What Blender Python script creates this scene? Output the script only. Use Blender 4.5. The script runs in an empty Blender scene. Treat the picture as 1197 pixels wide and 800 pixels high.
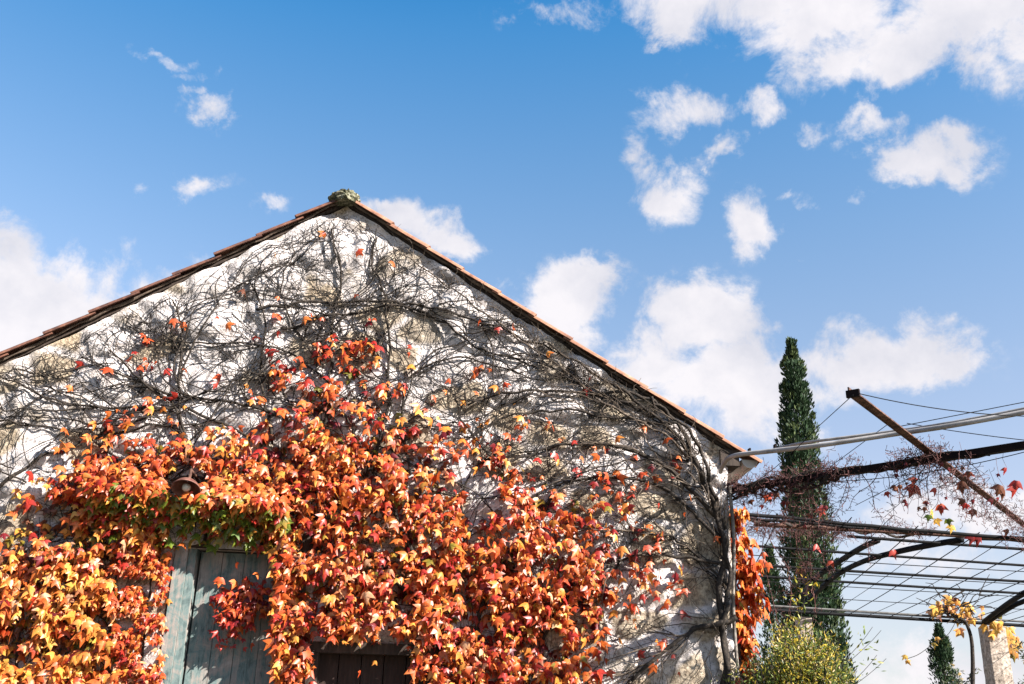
import bpy, math, random
import numpy as np
from mathutils import Vector, Matrix

random.seed(11)
rng = np.random.default_rng(11)
scene = bpy.context.scene
col = scene.collection
PI = math.pi

# ------------------------------------------------------------------ camera model
F = 1164.0
CX, CY = 598.5, 400.0
CAM = np.array([0.0, 0.0, 1.6])
_up = np.array([80.0, 3000.0, -F]); _up /= np.linalg.norm(_up)
_fw = np.array([0.0, 0.0, -1.0]); _fw = _fw - _up * _fw.dot(_up); _fw /= np.linalg.norm(_fw)
_rt = np.cross(_fw, _up)
ROT = np.array([_rt, _fw, _up])


def ray(px, py):
    return ROT @ np.array([px - CX, CY - py, -F])


def at_z(px, py, z):
    d = ray(px, py)
    return CAM + d * ((z - CAM[2]) / d[2])


def at_y(px, py, y):
    d = ray(px, py)
    return CAM + d * (y / d[1])


# gable wall frame: u along the wall, z up, d towards the yard
TH = math.radians(4.0)
AL = math.radians(32.25)
U = np.array([math.cos(TH), math.sin(TH), 0.0])
N = np.array([-math.sin(TH), math.cos(TH), 0.0])
A0 = np.array([-1.3426, 7.0, 0.0])
APEX = 5.43
HALF = 2.97
TAN = math.tan(AL)


def W(u, z, d=0.0):
    return A0 + U * u + np.array([0, 0, z]) - N * d


def wall(px, py):
    d = ray(px, py)
    t = ((A0 - CAM) @ N) / (d @ N)
    P = CAM + d * t
    return float((P - A0) @ U), float(P[2])


def gable(u):
    return APEX - abs(u) * TAN


# ------------------------------------------------------------------ noise in numpy
def _hash(ix, iy, seed):
    h = (ix.astype(np.int64) * 374761393 + iy.astype(np.int64) * 668265263 + seed * 1274126177) & 0xFFFFFFFF
    h = ((h ^ (h >> 13)) * 1274126177) & 0xFFFFFFFF
    return ((h ^ (h >> 16)) & 0xFFFFFF) / float(0xFFFFFF)


def vnoise(x, y, seed=0):
    x = np.asarray(x, float); y = np.asarray(y, float)
    ix = np.floor(x).astype(np.int64); iy = np.floor(y).astype(np.int64)
    fx = x - ix; fy = y - iy
    fx = fx * fx * (3 - 2 * fx); fy = fy * fy * (3 - 2 * fy)
    a = _hash(ix, iy, seed); b = _hash(ix + 1, iy, seed)
    c = _hash(ix, iy + 1, seed); d = _hash(ix + 1, iy + 1, seed)
    return a + (b - a) * fx + (c - a) * fy + (a - b - c + d) * fx * fy


def fbm(x, y, seed=0, octv=4):
    s = 0.0; a = 0.5
    for k in range(octv):
        s = s + a * vnoise(np.asarray(x) * 2 ** k, np.asarray(y) * 2 ** k, seed + 17 * k)
        a *= 0.5
    return s / (1 - 0.5 ** octv)


def stones(u, z):
    """irregular rubble: distance to the joint, a random number per stone"""
    u = np.asarray(u, float); z = np.asarray(z, float)
    wu = u + 0.10 * (fbm(u * 5, z * 5, 3, 2) - .5)
    wz = z + 0.10 * (fbm(u * 5, z * 5, 9, 2) - .5)
    gx = wu / 0.36; gy = wz / 0.27
    ix = np.floor(gx); iy = np.floor(gy)
    f1 = np.full(u.shape, 9.0); f2 = np.full(u.shape, 9.0); idn = np.zeros(u.shape)
    for dx in (-1, 0, 1):
        for dy in (-1, 0, 1):
            jx = ix + dx; jy = iy + dy
            px = jx + 0.12 + 0.76 * _hash(jx, jy, 5); py = jy + 0.12 + 0.76 * _hash(jx, jy, 6)
            dd = np.hypot(gx - px, (gy - py))
            rid = _hash(jx, jy, 7)
            near = dd < f1
            f2 = np.where(near, f1, np.minimum(f2, dd))
            idn = np.where(near, rid, idn)
            f1 = np.where(near, dd, f1)
    return f2 - f1, idn


def stone_mask(u, z):
    e, rid = stones(u, z)
    # the plaster has come off more towards the corner, the ridge and in patches
    bare = 0.50 + 0.22 * np.clip((np.asarray(u) - 0.6) / 2.0, 0, 1) + 0.5 * (fbm(np.asarray(u) * .9, np.asarray(z) * .9, 31, 2) - .5)
    face = np.clip((e - 0.06) / 0.22, 0, 1) * np.clip((bare - rid) * 6, 0, 1)
    ragged = np.clip(face * 1.5 + (fbm(np.asarray(u) * 14, np.asarray(z) * 14, 41, 3) - .5) * 1.5 - .12, 0, 1)
    return ragged * np.clip(face * 5, 0, 1), e, rid


def woff(u, z):
    m, e, rid = stone_mask(u, z)
    bulge = np.clip(e / 0.45, 0, 1) ** .6
    rough = (fbm(np.asarray(u) * 11, np.asarray(z) * 11, 51, 4) - .5)
    return 0.042 * bulge * (0.35 + rid) + 0.035 * (fbm(np.asarray(u) * 2.2, np.asarray(z) * 2.2, 61, 3) - .5) + rough * (0.034 + 0.036 * m)


_gu, _gz = np.meshgrid(np.arange(-3.2, 3.21, .02), np.arange(0, 5.61, .02), indexing='ij')
_gw = woff(_gu, _gz)


def woffl(u, z):
    i = np.clip(np.round((np.asarray(u) + 3.2) / .02).astype(int), 0, _gw.shape[0] - 1)
    j = np.clip(np.round(np.asarray(z) / .02).astype(int), 0, _gw.shape[1] - 1)
    return _gw[i, j]


def woff1(u, z):
    return float(woffl(u, z))


# ------------------------------------------------------------------ mesh builder
class MB:
    def __init__(self):
        self.v = []; self.f = []; self.c = []; self.usec = False

    def add(self, verts, faces, color=None):
        o = len(self.v)
        self.v.extend([tuple(p) for p in verts])
        self.f.extend([tuple(i + o for i in fc) for fc in faces])
        if color is not None:
            self.usec = True
            if isinstance(color, list):
                self.c.extend(color)
            else:
                self.c.extend([color] * len(verts))
        else:
            self.c.extend([(0.5, 0.5, 0.5)] * len(verts))

    def box(self, c, ax, ay, az, color=None):
        c = np.asarray(c); ax = np.asarray(ax); ay = np.asarray(ay); az = np.asarray(az)
        vs = [c + sx * ax + sy * ay + sz * az for sz in (-1, 1) for sy in (-1, 1) for sx in (-1, 1)]
        fs = [(0, 2, 3, 1), (4, 5, 7, 6), (0, 1, 5, 4), (2, 6, 7, 3), (0, 4, 6, 2), (1, 3, 7, 5)]
        self.add(vs, fs, color)

    def tube(self, pts, rad, n=5, color=None, cap=True):
        P = np.asarray(pts, float); m = len(P)
        r = np.full(m, rad, float) if np.isscalar(rad) else np.asarray(rad, float)
        T = np.gradient(P, axis=0)
        T /= (np.linalg.norm(T, axis=1)[:, None] + 1e-9)
        ref = np.array([0.0, 0, 1]) if abs(T[0][2]) < .9 else np.array([1.0, 0, 0])
        a = np.cross(T[0], ref); a /= np.linalg.norm(a) + 1e-9
        verts = []
        for i in range(m):
            a = a - T[i] * a.dot(T[i]); a /= np.linalg.norm(a) + 1e-9
            b = np.cross(T[i], a)
            for k in range(n):
                t = 2 * PI * k / n
                verts.append(P[i] + r[i] * (math.cos(t) * a + math.sin(t) * b))
        faces = []
        for i in range(m - 1):
            for k in range(n):
                k2 = (k + 1) % n
                faces.append((i * n + k, i * n + k2, (i + 1) * n + k2, (i + 1) * n + k))
        if cap:
            faces.append(tuple(reversed(range(n)))); faces.append(tuple((m - 1) * n + k for k in range(n)))
        self.add(verts, faces, color)

    def build(self, name, mat, parent=None, smooth=True):
        me = bpy.data.meshes.new(name)
        me.from_pydata([tuple(map(float, p)) for p in self.v], [], self.f)
        if self.usec:
            at = me.color_attributes.new('pigment', 'FLOAT_COLOR', 'POINT')
            arr = np.ones((len(self.v), 4), np.float32); arr[:, :3] = np.array(self.c, np.float32)
            at.data.foreach_set('color', arr.ravel())
        me.materials.append(mat)
        if smooth:
            me.polygons.foreach_set('use_smooth', [True] * len(me.polygons))
        me.update()
        o = bpy.data.objects.new(name, me); col.objects.link(o)
        if name in ('twigs', 'dry_twigs', 'fruit_stalks', 'runners'): o['kind'] = 'stuff'
        if parent is not None:
            o.parent = parent
            o.matrix_parent_inverse = Matrix.Translation(-Vector(parent.location))
        return o


def thing(name, label, cat, loc, group=None):
    o = bpy.data.objects.new(name, None); col.objects.link(o)
    o.location = tuple(map(float, loc)); o.empty_display_size = .2
    o['label'] = label; o['category'] = cat
    if group: o['group'] = group
    return o


def tag(o, label, cat, group=None):
    o['label'] = label; o['category'] = cat
    if group: o['group'] = group
    return o


def spline(pts, n):
    """Catmull-Rom through the points"""
    P = np.asarray(pts, float)
    P = np.vstack([2 * P[0] - P[1], P, 2 * P[-1] - P[-2]])
    out = []
    seg = len(P) - 3
    for t in np.linspace(0, seg - 1e-6, n):
        i = int(t); f = t - i
        p0, p1, p2, p3 = P[i:i + 4]
        out.append(.5 * ((2 * p1) + (-p0 + p2) * f + (2 * p0 - 5 * p1 + 4 * p2 - p3) * f * f + (-p0 + 3 * p1 - 3 * p2 + p3) * f ** 3))
    return np.array(out)


# ------------------------------------------------------------------ materials
def newmat(name):
    m = bpy.data.materials.new(name); m.use_nodes = True
    nt = m.node_tree; nt.nodes.clear()
    out = nt.nodes.new('ShaderNodeOutputMaterial')
    return m, nt, out


def nd(nt, typ, **kw):
    n = nt.nodes.new(typ)
    for k, v in kw.items():
        if k.startswith('i_'):
            key = k[2:]
            n.inputs[int(key) if key.isdigit() else key.replace('_', ' ')].default_value = v
        else:
            setattr(n, k, v)
    return n


def ramp(nt, fac, stops):
    r = nt.nodes.new('ShaderNodeValToRGB')
    el = r.color_ramp.elements
    while len(el) < len(stops): el.new(.5)
    for e, (p, c) in zip(el, stops):
        e.position = p; e.color = (*c, 1) if len(c) == 3 else c
    nt.links.new(fac, r.inputs[0])
    return r


def mixc(nt, fac, a, b, mode='MIX'):
    m = nt.nodes.new('ShaderNodeMix'); m.data_type = 'RGBA'; m.blend_type = mode
    for sock, val in ((m.inputs[0], fac), (m.inputs[6], a), (m.inputs[7], b)):
        if hasattr(val, 'links'): nt.links.new(val, sock)
        else: sock.default_value = val if not isinstance(val, tuple) or len(val) == 4 else (*val, 1)
    return m.outputs[2]


def noise(nt, vec, scale, detail=5, rough=.6, dist=0):
    n = nd(nt, 'ShaderNodeTexNoise', i_Scale=scale, i_Detail=detail, i_Roughness=rough, i_Distortion=dist)
    if vec is not None: nt.links.new(vec, n.inputs['Vector'])
    return n


def objvec(nt, scale=None):
    tc = nd(nt, 'ShaderNodeTexCoord')
    if scale is None: return tc.outputs['Object']
    mp = nd(nt, 'ShaderNodeMapping'); mp.inputs['Scale'].default_value = scale
    nt.links.new(tc.outputs['Object'], mp.inputs['Vector'])
    return mp.outputs[0]


def simple(name, stops, scale=20, rough=.8, bump=.3, bdist=.01, metal=0, stretch=None, spec=.3, detail=6):
    m, nt, out = newmat(name)
    stops = [(p, tuple(.74 * q for q in c)) for p, c in stops]
    v = objvec(nt, stretch)
    n = noise(nt, v, scale, detail, .65)
    r = ramp(nt, n.outputs[0], stops)
    b = nd(nt, 'ShaderNodeBsdfPrincipled', i_Roughness=rough, i_Metallic=metal)
    b.inputs['Specular IOR Level'].default_value = spec
    nt.links.new(r.outputs[0], b.inputs['Base Color'])
    if bump:
        bp = nd(nt, 'ShaderNodeBump', i_Strength=bump, i_Distance=bdist)
        n2 = noise(nt, v, scale * 2.2, 5, .7)
        nt.links.new(n2.outputs[0], bp.inputs['Height'])
        nt.links.new(bp.outputs[0], b.inputs['Normal'])
    nt.links.new(b.outputs[0], out.inputs[0])
    return m


M = {}
# rubble wall with old lime plaster
m, nt, out = newmat('rubble_wall'); M['wall'] = m
v = objvec(nt)
att = nd(nt, 'ShaderNodeAttribute', attribute_name='pigment')
sep = nd(nt, 'ShaderNodeSeparateColor'); nt.links.new(att.outputs['Color'], sep.inputs[0])
pl_n = noise(nt, v, 5, 8, .7)
plaster = ramp(nt, pl_n.outputs[0], [(.30, (.27, .245, .23)), (.43, (.49, .445, .43)), (.60, (.63, .575, .56))])
spk = noise(nt, v, 46, 8, .78)
spk_r = ramp(nt, spk.outputs[0], [(.40, (.17, .155, .145)), (.48, (1, 1, 1))])
plaster2 = mixc(nt, .75, plaster.outputs[0], spk_r.outputs[0], 'MULTIPLY')
st_n = noise(nt, v, 38, 8, .75)
stone_r = ramp(nt, st_n.outputs[0], [(.34, (.05, .042, .035)), (.45, (.22, .18, .14)), (.55, (.38, .33, .265)), (.70, (.52, .47, .40))])
tint = ramp(nt, sep.outputs[1], [(0, (1.0, .92, .82)), (.5, (.92, .90, .87)), (1, (1.05, 1.0, .95))])
stone_c = mixc(nt, 1.0, stone_r.outputs[0], tint.outputs[0], 'MULTIPLY')
base = mixc(nt, sep.outputs[0], plaster2, stone_c)
# damp, algae and soot stains with shapes of their own
dn = noise(nt, v, 2.3, 8, .68, .6)
dr = ramp(nt, dn.outputs[0], [(.54, (0, 0, 0)), (.66, (1, 1, 1))])
base = mixc(nt, dr.outputs[0], base, mixc(nt, .42, base, (.28, .25, .22, 1), 'MIX'))
b = nd(nt, 'ShaderNodeBsdfPrincipled', i_Roughness=.92); b.inputs['Specular IOR Level'].default_value = .2
nt.links.new(base, b.inputs['Base Color'])
bn1 = noise(nt, v, 42, 7, .72); bn2 = noise(nt, v, 12, 5, .6)
ad = nd(nt, 'ShaderNodeMath', operation='ADD'); nt.links.new(bn1.outputs[0], ad.inputs[0]); nt.links.new(bn2.outputs[0], ad.inputs[1])
bp = nd(nt, 'ShaderNodeBump', i_Strength=.8, i_Distance=.024); nt.links.new(ad.outputs[0], bp.inputs['Height'])
nt.links.new(bp.outputs[0], b.inputs['Normal']); nt.links.new(b.outputs[0], out.inputs[0])

# leaves: pigment per leaf, light passes through
def leafmat(name, trans=.38, rough=.42, spec=.5):
    m, nt, out = newmat(name)
    att = nd(nt, 'ShaderNodeAttribute', attribute_name='pigment')
    v = objvec(nt)
    n = noise(nt, v, 60, 4, .6)
    hv = nd(nt, 'ShaderNodeHueSaturation'); nt.links.new(att.outputs['Color'], hv.inputs['Color'])
    mr = nd(nt, 'ShaderNodeMapRange'); mr.inputs[1].default_value = .3; mr.inputs[2].default_value = .7; mr.inputs[3].default_value = .75; mr.inputs[4].default_value = 1.3
    nt.links.new(n.outputs[0], mr.inputs[0]); nt.links.new(mr.outputs[0], hv.inputs['Value'])
    b = nd(nt, 'ShaderNodeBsdfPrincipled', i_Roughness=rough); b.inputs['Specular IOR Level'].default_value = spec
    t = nd(nt, 'ShaderNodeBsdfTranslucent')
    nt.links.new(hv.outputs[0], b.inputs['Base Color']); nt.links.new(hv.outputs[0], t.inputs[0])
    mx = nd(nt, 'ShaderNodeMixShader'); mx.inputs[0].default_value = trans
    nt.links.new(b.outputs[0], mx.inputs[1]); nt.links.new(t.outputs[0], mx.inputs[2]); nt.links.new(mx.outputs[0], out.inputs[0])
    return m


M['leaf'] = leafmat('creeper_leaf')
M['needle'] = leafmat('cypress_spray', .12, .6, .25)
M['shrubleaf'] = leafmat('shrub_leaf', .35, .5, .4)
M['bark'] = simple('vine_bark', [(.3, (.010, .008, .007)), (.55, (.034, .025, .019)), (.75, (.13, .095, .068))], 60, .9, .5)
M['twig'] = simple('dry_twig', [(.35, (.010, .008, .007)), (.56, (.026, .019, .015)), (.74, (.16, .115, .08))], 9, .9, 0)
M['paletwig'] = simple('pale_twig', [(.35, (.03, .022, .017)), (.58, (.12, .09, .067)), (.78, (.36, .28, .21))], 14, .9, 0)
M['stalk'] = simple('fruit_stalk', [(.32, (.025, .010, .011)), (.55, (.13, .05, .046)), (.75, (.32, .14, .115))], 16, .75, 0)
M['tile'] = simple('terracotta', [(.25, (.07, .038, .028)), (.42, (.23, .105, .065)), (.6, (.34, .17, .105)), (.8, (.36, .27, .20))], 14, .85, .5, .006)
M['tile_shaded'] = simple('shaded_terracotta', [(.28, (.04, .022, .019)), (.45, (.12, .052, .036)), (.62, (.22, .095, .06)), (.8, (.27, .19, .14))], 16, .88, .6, .006)  # same terracotta, the left verge's weaker light put into a darker colour
M['mortar'] = simple('mortar_bed', [(.3, (.07, .05, .04)), (.6, (.17, .125, .095))], 25, .95, .6)
M['lichen'] = simple('lichen_stone', [(.34, (.02, .018, .014)), (.46, (.10, .10, .055)), (.57, (.24, .225, .15)), (.7, (.50, .48, .40))], 26, .95, .9, .02)
M['darkwood'] = simple('dark_wood', [(.3, (.02, .015, .012)), (.6, (.065, .045, .035)), (.8, (.12, .085, .065))], 8, .85, .5, .006, stretch=(6, 6, 1))
M['brownwood'] = simple('brown_wood', [(.3, (.02, .011, .009)), (.55, (.045, .025, .020)), (.8, (.08, .046, .037))], 7, .8, .4, .004, stretch=(7, 7, 1))
M['rust'] = simple('rusty_steel', [(.3, (.03, .016, .013)), (.5, (.10, .048, .034)), (.65, (.22, .12, .085)), (.8, (.34, .24, .19))], 22, .8, .4, .004, .3)
M['darksteel'] = simple('dark_painted_steel', [(.35, (.008, .005, .005)), (.6, (.018, .010, .009)), (.82, (.07, .032, .026))], 18, .7, .3, .004, 0, spec=.08)
M['blacksteel'] = simple('black_steel_tube', [(.35, (.006, .006, .007)), (.7, (.012, .012, .013)), (.88, (.05, .035, .03))], 12, .7, .15, .003, 0, spec=.06)
M['galv'] = simple('galvanised_tube', [(.3, (.05, .05, .05)), (.6, (.12, .115, .11)), (.8, (.22, .21, .2))], 12, .6, .15, .003, 0, spec=.1)
M['wire'] = simple('black_wire', [(.3, (.008, .008, .009)), (.7, (.02, .02, .021))], 10, .6, 0, spec=.06)
M['cable'] = simple('grey_conduit', [(.3, (.20, .185, .17)), (.6, (.42, .39, .37)), (.8, (.52, .49, .47))], 9, .6, .15, .004)
M['gutter'] = simple('pale_gutter', [(.3, (.42, .39, .35)), (.7, (.66, .62, .57))], 8, .6, .1)
M['granite'] = simple('granite_post', [(.32, (.10, .08, .065)), (.46, (.36, .29, .235)), (.58, (.52, .43, .36)), (.7, (.70, .62, .54))], 24, .9, .7, .012)
M['pipe'] = simple('grey_pipe', [(.3, (.06, .05, .045)), (.48, (.16, .135, .115)), (.62, (.30, .265, .23)), (.8, (.42, .38, .34))], 13, .7, .2)
M['ground'] = simple('ground', [(.3, (.05, .055, .03)), (.5, (.11, .10, .065)), (.7, (.20, .17, .12))], 3, .95, .4, .03, detail=10)
M['treebark'] = simple('tree_bark', [(.3, (.04, .03, .022)), (.7, (.15, .115, .085))], 20, .9, .6)
M['bulb'] = simple('frosted_bulb', [(.3, (.45, .42, .36)), (.7, (.62, .59, .52))], 10, .25, 0, spec=.6)

# flaking painted planks
m, nt, out = newmat('flaking_paint'); M['door'] = m
v = objvec(nt, (9, 9, .8)); v2 = objvec(nt)
n1 = noise(nt, v, 3.2, 9, .72, .4)
n3 = noise(nt, v2, 7, 6, .7, .8)
am = nd(nt, 'ShaderNodeMath', operation='MULTIPLY_ADD'); am.inputs[1].default_value = .6
nt.links.new(n3.outputs[0], am.inputs[0]); 
sc_ = nd(nt, 'ShaderNodeMath', operation='MULTIPLY'); sc_.inputs[1].default_value = .55; nt.links.new(n1.outputs[0], sc_.inputs[0])
nt.links.new(sc_.outputs[0], am.inputs[2])
r = ramp(nt, am.outputs[0], [(.38, (.025, .022, .02)), (.45, (.06, .085, .085)), (.55, (.115, .155, .15)), (.60, (.18, .165, .15)), (.74, (.27, .245, .225))])
n2 = noise(nt, v, 9, 8, .8)
r2 = ramp(nt, n2.outputs[0], [(.36, (.12, .10, .09)), (.43, (1, 1, 1))])
cc = mixc(nt, .85, r.outputs[0], r2.outputs[0], 'MULTIPLY')
b = nd(nt, 'ShaderNodeBsdfPrincipled', i_Roughness=.8); b.inputs['Specular IOR Level'].default_value = .25
nt.links.new(cc, b.inputs['Base Color'])
bp = nd(nt, 'ShaderNodeBump', i_Strength=.7, i_Distance=.006); nt.links.new(am.outputs[0], bp.inputs['Height']); nt.links.new(bp.outputs[0], b.inputs['Normal'])
nt.links.new(b.outputs[0], out.inputs[0])


def structure(o):
    o['kind'] = 'structure'
    return o


# ------------------------------------------------------------------ ground
mb = MB(); g = 600
mb.add([(-g, -g, 0), (g, -g, 0), (g, g, 0), (-g, g, 0)], [(0, 1, 2, 3)])
structure(mb.build('ground', M['ground'], smooth=False))

# ------------------------------------------------------------------ the stone barn
barn = thing('stone_barn', 'old whitewashed rubble stone barn gable with terracotta verge tiles, smothered in creeper', 'barn', W(0, 0))
DOOR = (-0.93, -0.02, 2.70)     # u0, u1, top
WIN = (0.08, 0.84, 1.0, 2.085)  # u0, u1, sill, top
cols = np.arange(-HALF, HALF + 1e-6, HALF / 120)
zl = np.arange(0, 3.0 + 1e-6, .025)
ncol = len(cols); nlow = len(zl); nup = 92
zz = np.zeros((ncol, nlow + nup)); uu = np.zeros_like(zz)
for i, u in enumerate(cols):
    zz[i, :nlow] = zl
    zz[i, nlow:] = 3.0 + (gable(u) - 3.0) * (np.arange(1, nup + 1) / nup)
    uu[i, :] = u
dd = woff(uu, zz); sm, se, sr = stone_mask(uu, zz)
edge = np.clip((HALF - np.abs(uu)) / .03, 0, 1)
P = A0[None, None, :] + U[None, None, :] * uu[..., None] - N[None, None, :] * (dd - .03 * (1 - edge))[..., None]
P[..., 2] = zz
nr = nlow + nup
mb = MB(); fs = []
for i in range(ncol - 1):
    for j in range(nr - 1):
        uc = (uu[i, j] + uu[i + 1, j]) / 2; zc = (zz[i, j] + zz[i, j + 1]) / 2
        if DOOR[0] < uc < DOOR[1] and zc < DOOR[2]: continue
        if WIN[0] < uc < WIN[1] and WIN[2] < zc < WIN[3]: continue
        fs.append((i * nr + j, (i + 1) * nr + j, (i + 1) * nr + j + 1, i * nr + j + 1))
cl = np.stack([sm, sr, se], -1).reshape(-1, 3)
mb.add(P.reshape(-1, 3), fs, [tuple(c) for c in cl])
mb.build('gable_wall', M['wall'], barn)
DEPTH = 9.0
mb = MB()   # reveals behind the openings and the long side walls
for (u0, u1, z0, z1) in ((DOOR[0], DOOR[1], 0, DOOR[2]), (WIN[0], WIN[1], WIN[2], WIN[3])):
    for uu0 in (u0 - .06, u1 + .06):
        mb.box(W(uu0, (z0 + z1) / 2, -.20), U * .058, N * .17, np.array([0, 0, (z1 - z0) / 2]), (0.4, .5, .5))
    mb.box(W((u0 + u1) / 2, z1 + .06, -.20), U * ((u1 - u0) / 2 + .11), N * .17, np.array([0, 0, .058]), (0.4, .5, .5))
mb.build('reveal', M['wall'], barn, smooth=False)
for s in (-1, 1):
    mb = MB()
    nv, nz = 150, 60
    vs = []; cs = []
    vv, z2 = np.meshgrid(np.linspace(0, DEPTH, nv), np.linspace(0, gable(HALF), nz), indexing='ij')
    off = woff(vv + 40 * s, z2) - .045; smk, _, srk = stone_mask(vv + 40 * s, z2)
    for a in range(nv):
        for c_ in range(nz):
            o_ = off[a, c_] * min(1, vv[a, c_] / .06)
            vs.append(A0 + U * (s * (HALF + o_)) + N * (vv[a, c_] + .03) + np.array([0, 0, z2[a, c_]])); cs.append((smk[a, c_], srk[a, c_], .5))
    fs = [(a * nz + c_, (a + 1) * nz + c_, (a + 1) * nz + c_ + 1, a * nz + c_ + 1) for a in range(nv - 1) for c_ in range(nz - 1)]
    mb.add(vs, fs, cs); mb.build('side_wall', M['wall'], barn)
mb = MB()
mb.add([W(-HALF, 0, -DEPTH), W(HALF, 0, -DEPTH), W(HALF, gable(HALF), -DEPTH), W(0, APEX, -DEPTH), W(-HALF, gable(HALF), -DEPTH)], [(0, 1, 2, 3, 4)], (0.2, .5, .5))
mb.build('rear_wall', M['wall'], barn, smooth=False)

# door
mb = MB()
u = DOOR[0] + .155; k = 0
while u < DOOR[1] - .02:
    w = random.choice((.135, .15, .16)); w = min(w, DOOR[1] - u)
    mb.box(W(u + w / 2, 1.345, -.085 + random.uniform(-.005, .005)), U * (w / 2 - .0015), N * .02, np.array([0, 0, 1.345]))
    u += w; k += 1
mb.box(W(-.45, 1.2, -.12), U * .46, N * .01, np.array([0, 0, 1.2]))
mb.build('door', M['door'], barn, smooth=False)
mb = MB()
mb.box(W(DOOR[0] + .045, 1.40, -.035), U * .042, N * .075, np.array([0, 0, 1.40]))
mb.box(W(DOOR[0] + .115, 1.37, -.055), U * .026, N * .07, np.array([0, 0, 1.37]))
mb.build('door_frame', M['door'], barn, smooth=False)
mb = MB()
mb.box(W(-.60, 2.765, -.045), U * .74, N * .075, np.array([0, 0, .062]))
mb.build('lintel', M['darkwood'], barn, smooth=False)
# brown boarded window
mb = MB()
n_b = 5; wb = (WIN[1] - WIN[0]) / n_b
for k in range(n_b):
    mb.box(W(WIN[0] + wb * (k + .5), (WIN[2] + WIN[3]) / 2, -.09 - .004 * (k % 2)), U * (wb / 2 - .003), N * .015, np.array([0, 0, (WIN[3] - WIN[2]) / 2 - .004]))
mb.build('window_board', M['brownwood'], barn, smooth=False)
mb = MB()  # dark wood added over the sunlit reveal to stand in for shade
wz, wh = (WIN[2] + WIN[3]) / 2, (WIN[3] - WIN[2]) / 2
mb.box(W((WIN[0] + WIN[1]) / 2, WIN[3] - .01, .012), U * .43, N * .05, np.array([0, 0, .035]))
for uu0 in (WIN[0] - .01, WIN[1] + .01):
    mb.box(W(uu0, wz - .025, .010), U * .035, N * .05, np.array([0, 0, wh - .022]))
mb.build('added_window_frame', M['darkwood'], barn, smooth=False)

# roof: slabs, tile courses behind, verge tiles in front
OVER = .085
cosA, sinA = math.cos(AL), math.sin(AL)


def slope_dir(s):
    return U * (s * cosA) + np.array([0, 0, -sinA])


def slope_nrm(s):
    return U * (s * sinA) + np.array([0, 0, cosA])


LEN = (HALF + .20) / cosA
LENS = {-1: LEN, 1: (HALF + .05) / cosA}
for s in (-1, 1):
    sd, sn = slope_dir(s), slope_nrm(s)
    L = LENS[s]
    mb = MB()
    c0 = W(0, APEX + .012, 0)
    mb.box(c0 + sd * (L / 2 + .01) + sn * .012 + N * (DEPTH / 2 - OVER / 2 + .068), sd * (L / 2), sn * .012, N * (DEPTH / 2 + OVER / 2))
    mb.build('roof_deck', M['darkwood'], barn, smooth=False)
    # courses of pan and cover tiles
    mb = MB(); rows = int(L / .34) + 1; nx = 120
    for r_ in range(rows):
        a0 = r_ * .34; a1 = min(a0 + .40, L + .04)
        vs = []
        for t, lift in ((a0, .050), (a1, .074)):
            for k in range(nx + 1):
                y = .16 + (DEPTH - .16) * k / nx
                h = .028 * math.sin(2 * PI * k / 4)
                vs.append(c0 + sd * t + sn * (lift + h + .012) + N * y)
        mb.add(vs, [(k, k + 1, nx + 2 + k, nx + 1 + k) for k in range(nx)])
    mb.build('tile_course', M['tile'], barn)
    # verge tiles: half barrels, each lapping over the one below it
    nt_ = int(math.ceil(L / .335))
    for k in range(nt_):
        mb = MB()
        a0 = .03 + k * .335 + random.uniform(-.012, .012); a1 = a0 + .385
        jn = random.uniform(-.010, .010)
        vs = []; seg = 9
        ring = []
        for (t, rr, lift) in ((a0, .064, .016 if s < 0 else .020), ((a0 + a1) / 2, .069, .026), (a1, .074, .036 if s < 0 else .032)):
            for th in range(4):
                pass
            for q in range(seg + 1):
                an = PI * q / seg
                for rad in (rr, rr - .016):
                    pos = c0 + sd * t + sn * (lift + .004 + rad * math.sin(an) * .60) + N * (-OVER + .058 + jn - rad * math.cos(an))
                    vs.append(pos + sn * (float(vnoise(t * 30 + s * 7, q * .9, 3)) - .5) * .005)
        S2 = 2 * (seg + 1); fs = []
        for i in range(2):
            for q in range(seg):
                o_ = i * S2 + 2 * q; o2 = (i + 1) * S2 + 2 * q
                fs.append((o_, o_ + 2, o2 + 2, o2)); fs.append((o_ + 1, o2 + 1, o2 + 3, o_ + 3))
            for q in (0, seg):
                o_ = i * S2 + 2 * q; o2 = (i + 1) * S2 + 2 * q
                fs.append((o_, o2, o2 + 1, o_ + 1))
        for i in (0, 2):
            for q in range(seg):
                o_ = i * S2 + 2 * q
                fs.append((o_, o_ + 1, o_ + 3, o_ + 2))
        mb.add(vs, fs)
        mb.build('verge_tile', M['tile'] if s > 0 else M['tile_shaded'], barn, smooth=False)
    # mortar bed under the verge tiles
    mb = MB()
    pts = [c0 + sd * t + sn * (.028 + random.uniform(-.005, .005)) - N * (OVER - .045 + random.uniform(-.012, .012)) for t in np.linspace(.05, L - .02, 46)]
    mb.tube(pts, [random.uniform(.007, .015) for _ in pts], 6)
    mb.build('mortar_bed', M['mortar'], barn)
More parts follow.
